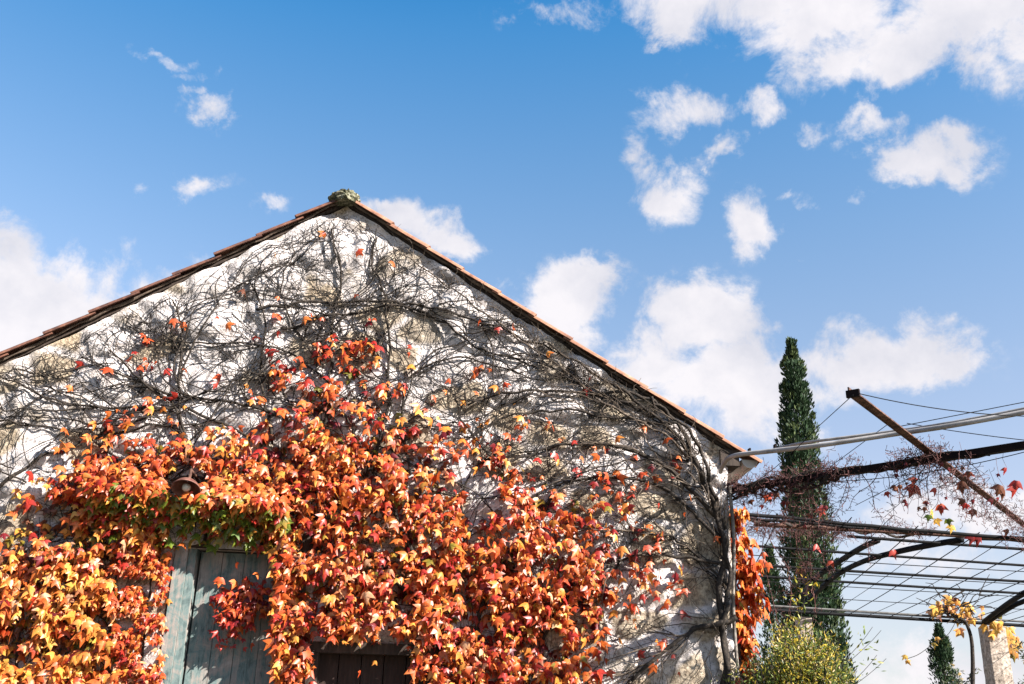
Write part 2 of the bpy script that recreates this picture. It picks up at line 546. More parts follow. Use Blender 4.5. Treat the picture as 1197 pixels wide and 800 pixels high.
# ridge capping and the ridge stone
mb = MB()
mb.tube([W(0, APEX + .08, OVER - .12), W(0, APEX + .08, -DEPTH)], .085, 10); mb.build('ridge_tile', M['tile'], barn)
import bmesh
bm = bmesh.new(); bmesh.ops.create_icosphere(bm, subdivisions=4, radius=1)
su, sz = wall(404, 237)
cst = W(su, sz, .045)
for vtx in bm.verts:
    p = vtx.co
    k = 1 + .75 * (float(fbm(p.x * 1.7 + 5, p.y * 1.7 + p.z * 2.3, 77, 3)) - .5) + .75 * (float(fbm(p.x * 4 + 9, p.z * 4 + p.y * 4, 78, 3)) - .5)
    q = np.array([p.x * .105 * k, p.y * .10 * k, max(p.z, -.55) * .068 * k])
    vtx.co = Vector(tuple(cst + U * q[0] + N * q[1] + np.array([0, 0, q[2]])))
me = bpy.data.meshes.new('ridge_stone'); bm.to_mesh(me); bm.free(); me.materials.append(M['lichen'])
ob = bpy.data.objects.new('ridge_stone', me); col.objects.link(ob); ob.parent = barn; ob.matrix_parent_inverse = Matrix.Translation(-Vector(barn.location))
# eave at the corner: rafter end and gutter
sdr = slope_dir(1); snr = slope_nrm(1)
mb = MB()
ce = W(HALF + .03, gable(HALF) - .05, .03)
mb.box(ce - N * -.10 - U * .02, U * .07, N * .12, np.array([0, 0, .06]))
mb.build('rafter_end', M['darkwood'], barn, smooth=False)
mb = MB()   # half-round gutter running back along the eave
gc = W(HALF + .165, gable(HALF) - .055, 0)
vs = []; sg = 10
for y in (-.03, DEPTH):
    for q in range(sg + 1):
        an = PI + PI * q / sg
        for rr in (.062, .054):
            vs.append(gc + N * y + U * (rr * math.cos(an)) + np.array([0, 0, rr * math.sin(an)]))
S2 = 2 * (sg + 1); fs = []
for q in range(sg):
    a = 2 * q
    fs += [(a, a + 2, S2 + a + 2, S2 + a), (a + 1, S2 + a + 1, S2 + a + 3, a + 3), (a, a + 1, a + 3, a + 2)]
mb.add(vs, fs)
mb.add([gc + N * -.026 + U * (.058 * math.cos(PI + PI * q / sg)) + np.array([0, 0, .058 * math.sin(PI + PI * q / sg)]) for q in range(sg + 1)], [tuple(range(sg + 1))])
mb.build('gutter', M['gutter'], barn, smooth=False)
mb = MB()
mb.tube([W(HALF - .004 + .014 * math.sin(z * 2.3) + .006 * math.sin(z * 7), z, .03 + .012 * math.sin(z * 5)) for z in np.linspace(0, 3.30, 40)], .013, 8)
mb.build('downpipe', M['pipe'], barn)

# ------------------------------------------------------------------ lamp over the door
lu, lz = wall(231, 583)
lamp = thing('wall_lamp', 'rusty dome shaded wall lamp among leaves above the blue door', 'lamp', W(lu, lz, 0))
axis = -np.array([0, 0, 1.0]) * .88 - N * .48; axis /= np.linalg.norm(axis)   # opening looks down and out
LD = .36
top = W(lu - .0, lz - .02, LD) - axis * .085
e1 = U.copy(); e2 = np.cross(axis, e1)
prof = [(0, .013), (.008, .026), (.018, .047), (.033, .069), (.05, .083), (.068, .092), (.076, .097)]
mb = MB(); vs = []; ns = 28
full = prof + [(h + .004 if i_ < 99 else h, r_ - .004) for i_, (h, r_) in enumerate(reversed(prof))]
for (h, r_) in full:
    for q in range(ns):
        t = 2 * PI * q / ns
        vs.append(top + axis * h + (e1 * math.cos(t) + e2 * math.sin(t)) * r_)
fs = [(i * ns + q, i * ns + (q + 1) % ns, (i + 1) * ns + (q + 1) % ns, (i + 1) * ns + q) for i in range(len(full) - 1) for q in range(ns)]
mb.add(vs, fs)
M['shade'] = simple('rusty_enamel', [(.3, (.09, .035, .025)), (.55, (.20, .085, .065)), (.8, (.30, .16, .12))], 20, .6, .25, .003, .2)
mb.build('lamp_shade', M['shade'], lamp)
mb = MB()
mb.tube([top, top - axis * .05, W(lu, lz + .13, LD - .06), W(lu, lz + .13, LD / 2), W(lu, lz + .10, 0)], .011, 8); mb.build('bracket', M['rust'], lamp)
bm = bmesh.new(); bmesh.ops.create_uvsphere(bm, u_segments=18, v_segments=12, radius=.029)
bc = top + axis * .062
for vtx in bm.verts:
    vtx.co = Vector(tuple(bc + np.array(vtx.co)))
me = bpy.data.meshes.new('bulb'); bm.to_mesh(me); bm.free(); me.materials.append(M['bulb'])
me.polygons.foreach_set('use_smooth', [True] * len(me.polygons))
ob = bpy.data.objects.new('bulb', me); col.objects.link(ob); ob.parent = lamp; ob.matrix_parent_inverse = Matrix.Translation(-Vector(lamp.location))

# ------------------------------------------------------------------ leaves
LEAF2D = np.array([(0, .42), (0, .02), (-.22, -.07), (-.42, .10), (-.68, .56), (-.38, .46), (-.21, .60), (0, 1.14), (.21, .60), (.38, .46), (.68, .56), (.42, .10), (.22, -.07)])
LEAFF = [(0, i, i + 1 if i < 12 else 1) for i in range(1, 13)]


def leaf(mb, base, tip, nrm, size, c1, c2, fold=None, curl=None, shape=LEAF2D, faces=LEAFF):
    tip = tip / np.linalg.norm(tip)
    nrm = nrm - tip * nrm.dot(tip); nrm /= np.linalg.norm(nrm) + 1e-9
    sd = np.cross(tip, nrm)
    fold = random.uniform(.10, .95) if fold is None else fold
    curl = random.uniform(-.1, .45) if curl is None else curl
    asy = random.uniform(.8, 1.15); sk = random.uniform(-.2, .2)
    vs = []; cs = []
    for i, (x, y) in enumerate(shape):
        xx = x * asy + sk * y * .3
        h = -fold * abs(x) - curl * y * y * .5
        if i == 0: h += .05
        vs.append(base + size * (sd * xx + tip * y + nrm * h))
        t = min(1, (abs(x) * 1.1 + max(0, y - .45)) * 1.1)
        cs.append(tuple(c1[k] * (1 - t) + c2[k] * t for k in range(3)))
    mb.add(vs, faces, cs)


PAL = {
    'yellow': ((.68, .40, .075), (.70, .33, .06)), 'gold': ((.68, .29, .05), (.64, .20, .035)),
    'orange': ((.64, .175, .035), (.56, .10, .022)), 'deep': ((.54, .095, .022), (.42, .048, .016)),
    'red': ((.40, .034, .018), (.29, .016, .014)), 'wine': ((.18, .012, .016), (.11, .008, .012)),
    'green': ((.10, .17, .018), (.18, .19, .02)), 'olive': ((.16, .15, .02), (.38, .20, .025)), 'brown': ((.20, .07, .03), (.13, .04, .02)),
    'pale': ((.66, .40, .24), (.64, .28, .13)),
}


def pick(weights):
    ks = list(weights); tot = sum(weights.values()); x = random.random() * tot
    for k in ks:
        x -= weights[k]
        if x <= 0: break
    c1, c2 = PAL[k]
    j = random.uniform(.70, 1.02)
    if random.random() < .3: c1, c2 = c2, c1
    if random.random() < .25:
        d1, d2 = PAL[random.choice(ks)]; c2 = d1
    return tuple(c * j for c in c1), tuple(c * j for c in c2)


# leaf density over the gable, sampled at points of the wall (rows and columns 50 apart on the photographed wall)
ROWS = [250, 300, 350, 400, 450, 500, 550, 600, 650, 700, 750, 800, 850]
DENS = np.array([
    [0, 0, 0, 0, 0, 0, 0, .2, 1.0, .3, 0, 0, 0, 0, 0, 0, 0, 0, 0],
    [0, 0, 0, 0, 0, .1, .2, .8, .9, .2, .1, 0, 0, 0, 0, 0, 0, 0, 0],
    [0, 0, 0, .1, .2, .5, .3, .4, .3, .2, .2, .3, .4, .2, 0, 0, 0, 0, 0],
    [.1, .5, .4, .5, .5, .6, .5, 1.2, 4.5, .9, .3, .3, .4, .3, 0, 0, 0, 0, 0],
    [.2, .5, .3, .6, .8, .7, 1.2, 4, 6.5, 4.0, 1.2, .6, .4, .2, .1, .1, .1, 0, 0],
    [.3, .8, 1.6, 2.6, 3, 2.3, 3.2, 7, 7.5, 6, 4, 1.2, 1.8, 1, .5, .3, .2, .1, 0],
    [.5, 2, 6, 7.5, 7.5, 7.5, 7.2, 8.2, 9, 8, 7, 2.6, 5, 3.5, 2.6, 1.4, .5, .2, 0],
    [1.2, 6, 7, 7.5, 7, 8, 8, 9, 9, 9, 8, 4, 6.5, 6, 4.8, 2.6, .7, .3, 0],
    [5, 8, 8, 9, 7, 3, 6, 9, 9, 9, 9, 7.5, 8, 7, 5.5, 2.8, .7, .3, 0],
    [7.5, 9, 8, 9, 2.5, 1.0, 6, 9, 9, 9, 9, 8.5, 8.5, 8, 6, 1.8, .6, .4, 0],
    [8, 8, 8, 9, 0, 0, 3.5, 9, 9, 9, 9, 9, 8.5, 7, 3.4, 1.2, .6, .4, 0],
    [8, 8, 8, 8, 0, 0, 2.5, 7, 0, 1, 8, 9, 8, 6, 2.4, 1.0, .6, .4, 0],
    [7, 7, 7, 7, 0, 0, 2.5, 5, 0, 0, 6, 8, 7, 5, 2.4, 1.0, .6, .4, 0]])


def dens(px, py):
    x = min(max(px / 50, 0), 17.99); y = min(max((py - 250) / 50, 0), 11.99)
    i, j = int(y), int(x); fy, fx = y - i, x - j
    d = DENS
    return (d[i, j] * (1 - fx) + d[i, j + 1] * fx) * (1 - fy) + (d[i + 1, j] * (1 - fx) + d[i + 1, j + 1] * fx) * fy


OUTV = -N
UPV = np.array([0, 0, 1.0])


def place(mb, px, py, size, weights, dmin=.03, dmax=.11, petioles=None):
    u, z = wall(px, py)
    if (px - 223) ** 2 / 620 + (py - 566) ** 2 / 620 < 1: return
    if abs(u) > HALF + .03 or z > gable(u) - .03: return
    d = woff1(u, z) + random.uniform(dmin, dmax)
    base = W(u, z, d)
    yaw = random.gauss(.15, .8); pit = random.gauss(.42, .55)
    nrm = OUTV * math.cos(pit) * math.cos(yaw) + UPV * math.sin(pit) + U * (math.sin(yaw) * .95)
    tip = -UPV + U * random.gauss(0, .5) + OUTV * random.uniform(-.1, .95)
    c1, c2 = pick(weights)
    leaf(mb, base, tip, nrm, size, c1, c2)
    if petioles is not None and random.random() < .5:
        b0 = W(u + random.uniform(-.04, .04), z + random.uniform(.0, .07), woff1(u, z) + .012)
        petioles.tube([b0, (b0 + base) / 2 + UPV * .012, base], .0012, 3, cap=False)


# ------------------------------------------------------------------ stems and twigs
def wall_path(pxs, n, d0, d1, seed):
    pts = spline([wall(*p) for p in pxs], n)
    out = []
    for i, (u, z) in enumerate(pts):
        t = i / (n - 1)
        u += .03 * (float(vnoise(i * .35, seed, 5)) - .5); z += .035 * (float(vnoise(i * .35, seed, 8)) - .5)
        d = woff1(u, z) + d0 + (d1 - d0) * t + .02 * float(vnoise(i * .3, seed, 2))
        out.append(W(u, z, d))
    return out, pts


TW = []   # (u, z, angle) sources for twigs


def stem(parent, pxs, r0, r1, mat='bark', d=.02, seed=None):
    seed = random.random() * 99 if seed is None else seed
    n = max(8, int(len(pxs) * 9))
    P3, P2 = wall_path(pxs, n, d, d * .6, seed)
    mb = MB()
    rr = np.linspace(r0, r1, n) * (1 + .28 * (vnoise(np.arange(n) * .8, np.full(n, seed), 4) - .5))
    mb.tube(P3, rr, 7)
    mb.build('stem', M[mat], parent)
    for i in range(1, n):
        du, dz = P2[i] - P2[i - 1]
        TW.append((P2[i][0], P2[i][1], math.atan2(dz, du)))


def inside(u, z, m=.04):
    if abs(u) > HALF - .01 or z > gable(u) - m or z < .4: return False
    if DOOR[0] - .02 < u < DOOR[1] and z < DOOR[2]: return False
    if WIN[0] < u < WIN[1] and WIN[2] < z < WIN[3]: return False
    return True


def twig(mb, u, z, ang, length, r, lev=0, bias=None, dlift=.008):
    n = max(4, int(length / .035))
    pts = []; a = ang; sd = random.random() * 99; lift = dlift + random.random() ** 2 * .035
    st = length / n
    cu, cz = u, z
    kids = []
    us = []; zs = []
    for i in range(n + 1):
        us.append(cu); zs.append(cz)
        a += random.gauss(0, .15)
        if bias is not None: a += .10 * math.sin(bias - a)
        cu += st * math.cos(a); cz += st * math.sin(a)
        if not inside(cu, cz): break
        if lev < 2 and i > 1 and random.random() < (.26 if lev == 0 else .14):
            kids.append((cu, cz, a + random.choice((-1, 1)) * random.uniform(.4, 1.1), length * random.uniform(.25, .6), r * .66))
    if len(us) < 3: return
    us = np.array(us); zs = np.array(zs)
    off = woffl(us, zs)
    m_ = len(us)
    for i in range(m_):
        t = i / (m_ - 1)
        pts.append(W(us[i], zs[i], off[i] + lift * math.sin(PI * min(1, t * 1.2 + .05)) + r + (lift * 1.0 * t if lev else 0)))
    mb.tube(pts, np.linspace(r, max(.0011, r * .4), m_), 4 if r > .003 else 3, cap=False)
    for k in kids: twig(mb, *k, lev=lev + 1, bias=bias, dlift=dlift)


def plant(name, label, px, py):
    u, z = wall(px, py)
    return thing(name, label, 'creeper', W(u, 0, .05))


# 1. bare woody creeper over the upper gable
bare = plant('climbing_creeper', 'nearly bare woody creeper netting the white upper gable with black stems', 392, 520)
for p, r0, r1 in [
    ([(300, 366), (360, 357), (430, 353), (480, 358), (540, 374), (600, 394), (660, 416)], .011, .007),
    ([(330, 386), (400, 371), (470, 362), (520, 382), (560, 410), (600, 424), (640, 432)], .012, .006),
    ([(392, 620), (384, 520), (386, 440), (392, 370), (398, 320), (388, 270)], .016, .006),
    ([(430, 560), (452, 480), (455, 420), (450, 350), (435, 310), (440, 280)], .012, .005),
    ([(220, 530), (206, 480), (165, 445), (130, 412)], .012, .006),
    ([(228, 560), (212, 470), (213, 400), (206, 352)], .011, .005),
    ([(330, 490), (270, 472), (210, 466), (150, 442), (96, 420)], .012, .006),
    ([(310, 520), (220, 482), (130, 480), (60, 468), (2, 440)], .012, .006),
    ([(-40, 600), (40, 545), (100, 518), (170, 500), (240, 500)], .013, .006),
    ([(160, 560), (120, 522), (60, 500), (-20, 500)], .010, .005),
    ([(320, 520), (306, 440), (312, 380), (292, 325)], .011, .005),
    ([(380, 430), (350, 395), (330, 340), (345, 298)], .009, .004),
    ([(386, 450), (330, 412), (260, 405), (190, 400), (150, 380)], .009, .004),
    ([(395, 360), (330, 350), (270, 342)], .008, .004),
    ([(480, 560), (470, 470), (500, 430), (560, 425), (620, 445)], .010, .005),
]:
    stem(bare, p, r0, r1)
src_bare = list(TW); TW.clear()
mb = MB()
for k in range(70):
    u, z, a = random.choice(src_bare)
    if z < 2.9: continue
    twig(mb, u, z, a + random.choice((-1, 1)) * random.uniform(.15, .9), random.uniform(.3, 1.0), random.uniform(.0020, .0046), 0, bias=random.choice((.25, PI - .25, .5, PI - .5)))
mr_ = MB()
for k in range(50):   # long secondary runners
    u, z, a = random.choice(src_bare)
    if z < 3.0: continue
    twig(mr_, u, z, a + random.choice((-1, 1)) * random.uniform(.15, .8), random.uniform(.8, 2.0), random.uniform(.0040, .0080), 1, bias=random.choice((.2, PI - .2, .45, PI - .45)), dlift=.026)
for k in range(44):    # runners fanning out to both sides
    u = random.uniform(-2.4, 1.6); z = random.uniform(2.9, 4.6)
    if inside(u, z): twig(mr_, u, z, (PI - random.uniform(-.5, .7)) if u < -.2 or random.random() < .4 else random.uniform(-.35, .5), random.uniform(.8, 1.9), random.uniform(.0040, .0075), 1, dlift=.026)
mr_.build('runners', M['bark'], bare)
for k in range(52):    # the last sprays up under the tiles
    u = random.uniform(-2.7, .5); z = gable(u) - random.uniform(.06, .55)
    twig(mb, u, z, random.choice((random.gauss(2.7, .5), random.gauss(.5, .5), random.gauss(-1.2, .6))), random.uniform(.25, .7), random.uniform(.0018, .0036), 0)
# twigs creeping up all over the top
for k in range(52):
    u = random.uniform(-2.6, 2.2); z = random.uniform(3.0, 5.2)
    if not inside(u, z): continue
    twig(mb, u, z, random.choice((random.gauss(2.6, .5), random.gauss(.5, .5))), random.uniform(.2, .7), random.uniform(.0014, .0034), 0)
pt = mb; mb = MB()
for k in range(5200):
    px, py = random.uniform(0, 860), random.uniform(240, 520)
    if py > 470 and 90 < px < 560: continue
    if random.random() * 11 < dens(px, py) * .42 * (.3 if py > 470 else 1) and vnoise(px / 16, py / 13, 71) > .42:
        place(mb, px, py, random.uniform(.036, .074), {'red': 3, 'deep': 3, 'orange': 3, 'wine': 1, 'gold': .8, 'brown': .6}, .02, .09, pt)
mb.build('foliage', M['leaf'], bare); pt.build('twigs', M['twig'], bare)

# 2. corner creeper whose old stems run up the right corner and under the verge
corner = plant('climbing_creeper', 'old creeper with thick grey stems climbing the right corner under the verge', 846, 700)
for p, r0, r1, mt, d in [
    ([(836, 840), (846, 770), (838, 700), (844, 650), (834, 606), (818, 562), (800, 530), (775, 500), (735, 468), (690, 440), (640, 406)], .026, .008, 'bark', .05),
    ([(852, 830), (842, 740), (849, 680), (840, 625), (828, 575), (808, 520), (780, 490), (757, 470)], .018, .010, 'bark', .07),
    ([(846, 620), (815, 560), (790, 500), (750, 468), (680, 462), (600, 462), (545, 478)], .017, .007, 'bark', .04),
    ([(838, 610), (770, 545), (710, 522), (640, 526), (585, 548)], .018, .008, 'bark', .04),
    ([(845, 640), (780, 576), (720, 560), (660, 566), (600, 592)], .014, .006, 'bark', .03),
    ([(850, 664), (800, 655), (740, 652), (680, 682)], .014, .006, 'bark', .05),
    ([(858, 724), (822, 734), (790, 748), (735, 795)], .022, .012, 'bark', .07),
    ([(852, 690), (800, 640), (760, 625), (700, 622)], .010, .005, 'bark', .04),
    ([(790, 500), (720, 490), (650, 484), (590, 492), (540, 520)], .012, .006, 'bark', .03),
    ([(740, 475), (690, 460), (640, 430), (590, 420)], .010, .005, 'bark', .03),
    ([(810, 545), (760, 505), (700, 470), (640, 424), (580, 382), (520, 338), (470, 300)], .010, .004, 'paletwig', .05),
]:
    stem(corner, p, r0, r1, mt, d)
src = list(TW); TW.clear()
mb = MB(); mp = MB()
for k in range(95):
    u, z, a = random.choice(src)
    twig(mb, u, z, a + random.choice((-1, 1)) * random.uniform(.15, 1.0), random.uniform(.25, .9), random.uniform(.0018, .005), 0, dlift=.02)
# dry pale tangle hanging under the right verge
for k in range(230):
    t = random.random() ** .6
    u = .15 + 2.75 * t; z = gable(u) - random.uniform(.02, .10 + .26 * t * t)
    if not inside(u, z, .0): continue
    d = woff1(u, z) + .02
    pts = [W(u, z, d)]
    a = random.uniform(0, 2 * PI); L = random.uniform(.06, .22)
    v = U * math.cos(a) + UPV * math.sin(a) * .8 + OUTV * random.uniform(.1, .9)
    for i in range(5):
        v = v + U * random.gauss(0, .5) + UPV * (random.gauss(0, .5) - .15) + OUTV * random.gauss(0, .3); v /= np.linalg.norm(v)
        q = pts[-1] + v * L / 5
        dn_ = (q - A0) @ (-N)
        if dn_ < d * .6: q = q - N * (d * .6 - dn_)
        pts.append(q)
    mp.tube(pts, np.linspace(random.uniform(.002, .004), .001, 6), 4, cap=False)
for k in range(190):   # pale runners by the corner trunk
    u, z, a = random.choice(src)
    if u < 1.9: continue
    twig(mp, u, z, a + random.gauss(0, .5), random.uniform(.2, .7), random.uniform(.003, .006), 1, dlift=.05)
mp.build('dry_twigs', M['paletwig'], corner)
pt = mb; mb = MB()
for k in range(2600):
    px, py = random.uniform(600, 860), random.uniform(430, 830)
    if random.random() * 26 < dens(px, py) and vnoise(px / 18, py / 15, 72) > .4 and (px > 715 or random.random() < .3):
        place(mb, px, py, random.uniform(.045, .085), {'red': 3, 'deep': 3, 'orange': 2.4, 'wine': 1.2, 'gold': .7}, .03, .12, pt)
mb.build('foliage', M['leaf'], corner); pt.build('twigs', M['twig'], corner)

# 3. the orange creeper over the middle
mid = plant('climbing_creeper', 'dense orange and red creeper covering the middle of the gable between door and corner', 560, 780)
for p, r0, r1 in [([(520, 900), (515, 760), (480, 640), (440, 560), (400, 480)], .02, .008), ([(540, 900), (560, 720), (600, 640), (650, 580), (690, 545)], .018, .007),
                  ([(516, 740), (440, 660), (350, 590), (270, 545), (200, 530)], .014, .006), ([(600, 860), (640, 740), (700, 690), (740, 630)], .013, .006),
                  ([(340, 900), (345, 760), (340, 660), (330, 600)], .012, .007), ([(545, 640), (540, 590), (555, 550), (600, 520)], .010, .005)]:
    stem(mid, p, r0, r1)
src = list(TW); TW.clear()
mb = MB()
for k in range(170):
    u, z, a = random.choice(src)
    twig(mb, u, z, a + random.choice((-1, 1)) * random.uniform(.2, 1.2), random.uniform(.2, .7), random.uniform(.0016, .004), 0)
pt = mb; mb = MB(); n_ = 0
DOORPX = lambda px, py: 196 < px < 318 and py > 648
for k in range(23000):
    px, py = random.uniform(95, 800), random.uniform(370, 860)
    if px < 330 and py > 610 - 0: continue
    if px < 225 and py > 560: continue
    if 368 < px < 482 and py > 747 and random.random() < .97: continue
    if 540 < px < 572 and 545 < py < 615 and random.random() < .85: continue
    dn_ = dens(px, py)
    clump = .45 * float(fbm(px / 36, py / 28, 73, 2)) + .55 * float(fbm(px / 13, py / 11, 173, 2))
    if 700 < px < 790: dn_ *= .8
    if random.random() * 9.4 < dn_ * (.35 + 1.3 * clump) and clump > .625 - .0225 * dn_:
        t = (px - 330) / 300
        wgt = {'orange': 4, 'deep': 3.4, 'gold': 1.6, 'red': 1.6 + max(0, t), 'yellow': .45, 'wine': .35, 'pale': .35, 'olive': .12}
        if py < 470: wgt = {'red': 3, 'deep': 3, 'orange': 2.5, 'gold': .5}
        dn2 = min(1, dn_ / 8)
        place(mb, px, py, .032 + .050 * random.random() ** 1.6, wgt, .02, .05 + .20 * dn2, pt); n_ += 1
# dark leaves flat against the wall: shade in the gaps put into their colour
for k in range(3600):
    px, py = random.uniform(110, 760), random.uniform(430, 860)
    if (px < 330 and py > 610) or (px < 225 and py > 560) or (362 < px < 490 and py > 742): continue
    dn_ = dens(px, py)
    if dn_ > 4.5 and random.random() * 9 < dn_:
        place(mb, px, py, random.uniform(.045, .08), {'brown': 3, 'wine': 2, 'deep': 1.5, 'olive': 1, 'red': 1}, .008, .035, pt)
# the thick edge right of the door that throws its shade across the planks
for k in range(480):
    px, py = 324 + abs(random.gauss(0, 15)), random.uniform(628, 870)
    place(mb, px, py, random.uniform(.038, .078), {'orange': 3, 'gold': 2.4, 'yellow': 1, 'deep': 2, 'red': 1, 'brown': 1}, .04, .22, pt)
# the sprig lying over the door
for k in range(210):
    px, py = random.gauss(288, 17), random.gauss(708, 15)
    if px > 325 or px < 246 or (px - 246) * .55 + 672 > py + 40: continue
    place(mb, px, py, random.uniform(.035, .065), {'red': 4, 'deep': 3, 'orange': 2, 'wine': 1}, .02, .10, pt)
for k in range(60):
    px, py = random.gauss(270, 8), random.uniform(690, 760)
    place(mb, px, py, random.uniform(.02, .035), {'red': 4, 'deep': 2}, .0, .05, pt)
mb.build('foliage', M['leaf'], mid); pt.build('twigs', M['twig'], mid)

# 4. golden creeper left of the door, bulging out over the lintel with a few green leaves
gold = plant('climbing_creeper', 'golden yellow and orange creeper on the wall left of the blue door', 80, 790)
for p, r0, r1 in [([(60, 900), (70, 760), (100, 660), (150, 590), (220, 560), (310, 570)], .016, .006), ([(20, 900), (20, 780), (40, 680), (90, 590)], .013, .006), ([(130, 900), (130, 760), (140, 660)], .012, .006)]:
    stem(gold, p, r0, r1)
src = list(TW); TW.clear()
mb = MB()
for k in range(150):
    u, z, a = random.choice(src)
    twig(mb, u, z, a + random.choice((-1, 1)) * random.uniform(.2, 1.2), random.uniform(.2, .6), random.uniform(.0016, .004), 0)
pt = mb; mb = MB()
for k in range(9500):
    px, py = random.uniform(-70, 240), random.uniform(500, 870)
    if px > 205 and py > 560: continue
    if px > 140 and py > 650: continue
    if py < 560 and px > 130: continue
    dn_ = dens(px, py)
    clump = .45 * float(fbm(px / 36, py / 30, 74, 2)) + .55 * float(fbm(px / 14, py / 12, 174, 2))
    if random.random() * 9.4 < dn_ * (.3 + 1.3 * clump) and clump > .615 - .0215 * dn_:
        low = min(max((py - 590) / 90, 0), 1)
        wgt = {'yellow': .4 + 1.9 * low, 'gold': 1.5 + 2.6 * low, 'orange': 3.6, 'deep': 2.6 - 1.4 * low, 'red': 1.6 - 1.4 * low, 'pale': .7 * low, 'wine': .4}
        place(mb, px, py, .036 + .050 * random.random() ** 1.4, wgt, .02, .16, pt)
for k in range(1500):  # dark under-layer, brown tones standing in for shade between the leaves
    px, py = random.uniform(-70, 205), random.uniform(560, 870)
    if px > 140 and py > 650: continue
    if dens(px, py) > 4.5:
        place(mb, px, py, random.uniform(.045, .08), {'brown': 3, 'olive': 1.5, 'deep': 1.5, 'gold': 1}, .008, .04, pt)
# bulging fringe above the door
for k in range(1500):
    px = random.uniform(112, 342); py = 566 + (px - 130) * .13 + random.gauss(16, 21)
    if py < 535 or py > 645 or (px - 222) ** 2 / 700 + (py - 563) ** 2 / 330 < 1: continue
    low = min(max((py - 572 - (px - 130) * .1) / 28, 0), 1)
    if low >= .95 and random.random() < .25: continue
    wgt = {'orange': 3 * (1 - low) + .5, 'deep': 2 * (1 - low) + .3, 'green': 5.0 * low * (1 if 145 < px < 300 else .3), 'olive': 2.2 * low, 'gold': .5, 'red': .5}
    lip = max(0, 1 - abs(py - 575 - (px - 130) * .13) / 40)
    place(mb, px, py, random.uniform(.04, .078), wgt, .05 + .12 * lip, .12 + .24 * lip, pt)
mb.build('foliage', M['leaf'], gold); pt.build('twigs', M['twig'], gold)

# 5. small leaved creeper beside the door frame
small = plant('climbing_creeper', 'small leaved red and orange creeper tight beside the blue door frame', 170, 780)
stem(small, [(165, 900), (168, 780), (176, 690), (190, 650)], .010, .005); TW.clear()
mb = MB()
for k in range(2300):
    px, py = random.gauss(168, 18), random.uniform(640, 880)
    if px > 205 - (py - 640) * .07 or px < 125: continue
    if py < 660 and random.random() < .4: continue
    if fbm(px / 22, py / 22, 75, 2) < .40: continue
    place(mb, px, py, random.uniform(.026, .052), {'deep': 3, 'orange': 3.4, 'red': 2.4, 'pale': 1, 'gold': 1.2}, .02, .13)
mb.build('foliage', M['leaf'], small)

# 6. curtain of large orange leaves on the side wall, seen past the corner
side = thing('climbing_creeper', 'curtain of large glossy orange leaves hanging past the right corner behind the pipe', 'creeper', W(HALF + .08, 0, -.12))
mb = MB()
mb.tube(spline([W(HALF + .05, z, -.10 - .04 * math.sin(z * 3)) for z in np.linspace(0, 3.1, 8)], 40), .014, 6); mb.build('stem', M['bark'], side)
mb = MB()
for k in range(900):
    py = random.uniform(588, 860)
    bulge = .045 + .10 * min(1, (py - 580) / 80) * (1 if py < 730 else max(.5, 1 - (py - 730) / 160))
    _, z = wall(856, py)
    out_ = random.uniform(-.01, bulge + .03) * (.6 + .8 * float(vnoise(py / 16, 3, 9)))
    p = W(HALF + .05 + out_, z, -.05 - random.random() * .32)
    nrm = U * 1.0 + UPV * random.uniform(0, .6) + OUTV * random.uniform(-.1, .8)
    tip = -UPV + U * random.uniform(.0, .5) + N * random.gauss(0, .35)
    c1, c2 = pick({'orange': 5, 'deep': 3, 'gold': 1.2, 'red': .6, 'olive': .25, 'yellow': .15})
    leaf(mb, p, tip, nrm, random.uniform(.045, .095), c1, c2)
mb.build('foliage', M['leaf'], side)

# ------------------------------------------------------------------ pergola
H = 3.28
perg = thing('pergola', 'steel wire pergola on granite posts beside the barn, roofed with pipes and wires', 'pergola', (4.5, 12.0, 0))


def on(px, py, dz=0): return at_z(px, py, H + dz)


def extend(a, b, s0, s1):
    d = (b - a); L = np.linalg.norm(d); d = d / L
    return a - d * s0, b + d * s1


def bar(p, q, rad, mat, n=7, sag=0., name='pipe', jit=0.):
    t = np.linspace(0, 1, 24)
    pts = [p + (q - p) * x - UPV * (sag * 4 * x * (1 - x)) + (np.array([0, 0, random.gauss(0, jit)]) if jit else 0) for x in t]
    mb = MB(); mb.tube(pts, rad, n); return mb.build(name, M[mat], perg)


def wx(p):   # keep pipe ends out of the barn
    return p


for (a, b, s0, s1, r_, mt) in [((870, 637), (1197, 660), .75, 3.5, .013, 'blacksteel'), ((879, 660), (1197, 679), 1.0, 4, .015, 'blacksteel'),
                               ((882, 673), (1197, 693), 1.1, 4, .015, 'blacksteel'), ((1050, 631), (1197, 641), .5, 3, .014, 'blacksteel')]:
    p, q = extend(on(*a), on(*b), s0, s1)
    bar(p, q, r_, mt, sag=.01)
p, q = extend(on(880, 712), on(1140, 728), 1.7, 5); bar(p, q, .026, 'blacksteel'); bar(p + UPV * .06, q + UPV * .06, .016, 'galv')
p, q = extend(on(865, 600), on(1197, 628), .35, 3); bar(p, q, .016, 'blacksteel', sag=.02, jit=.005)
p, q = extend(on(880, 606), on(1197, 633), .4, 3); bar(p, q, .012, 'blacksteel', sag=.0, jit=.006)
p, q = extend(on(960, 617), on(1197, 630), .6, 3); bar(p, q, .021, 'rust')
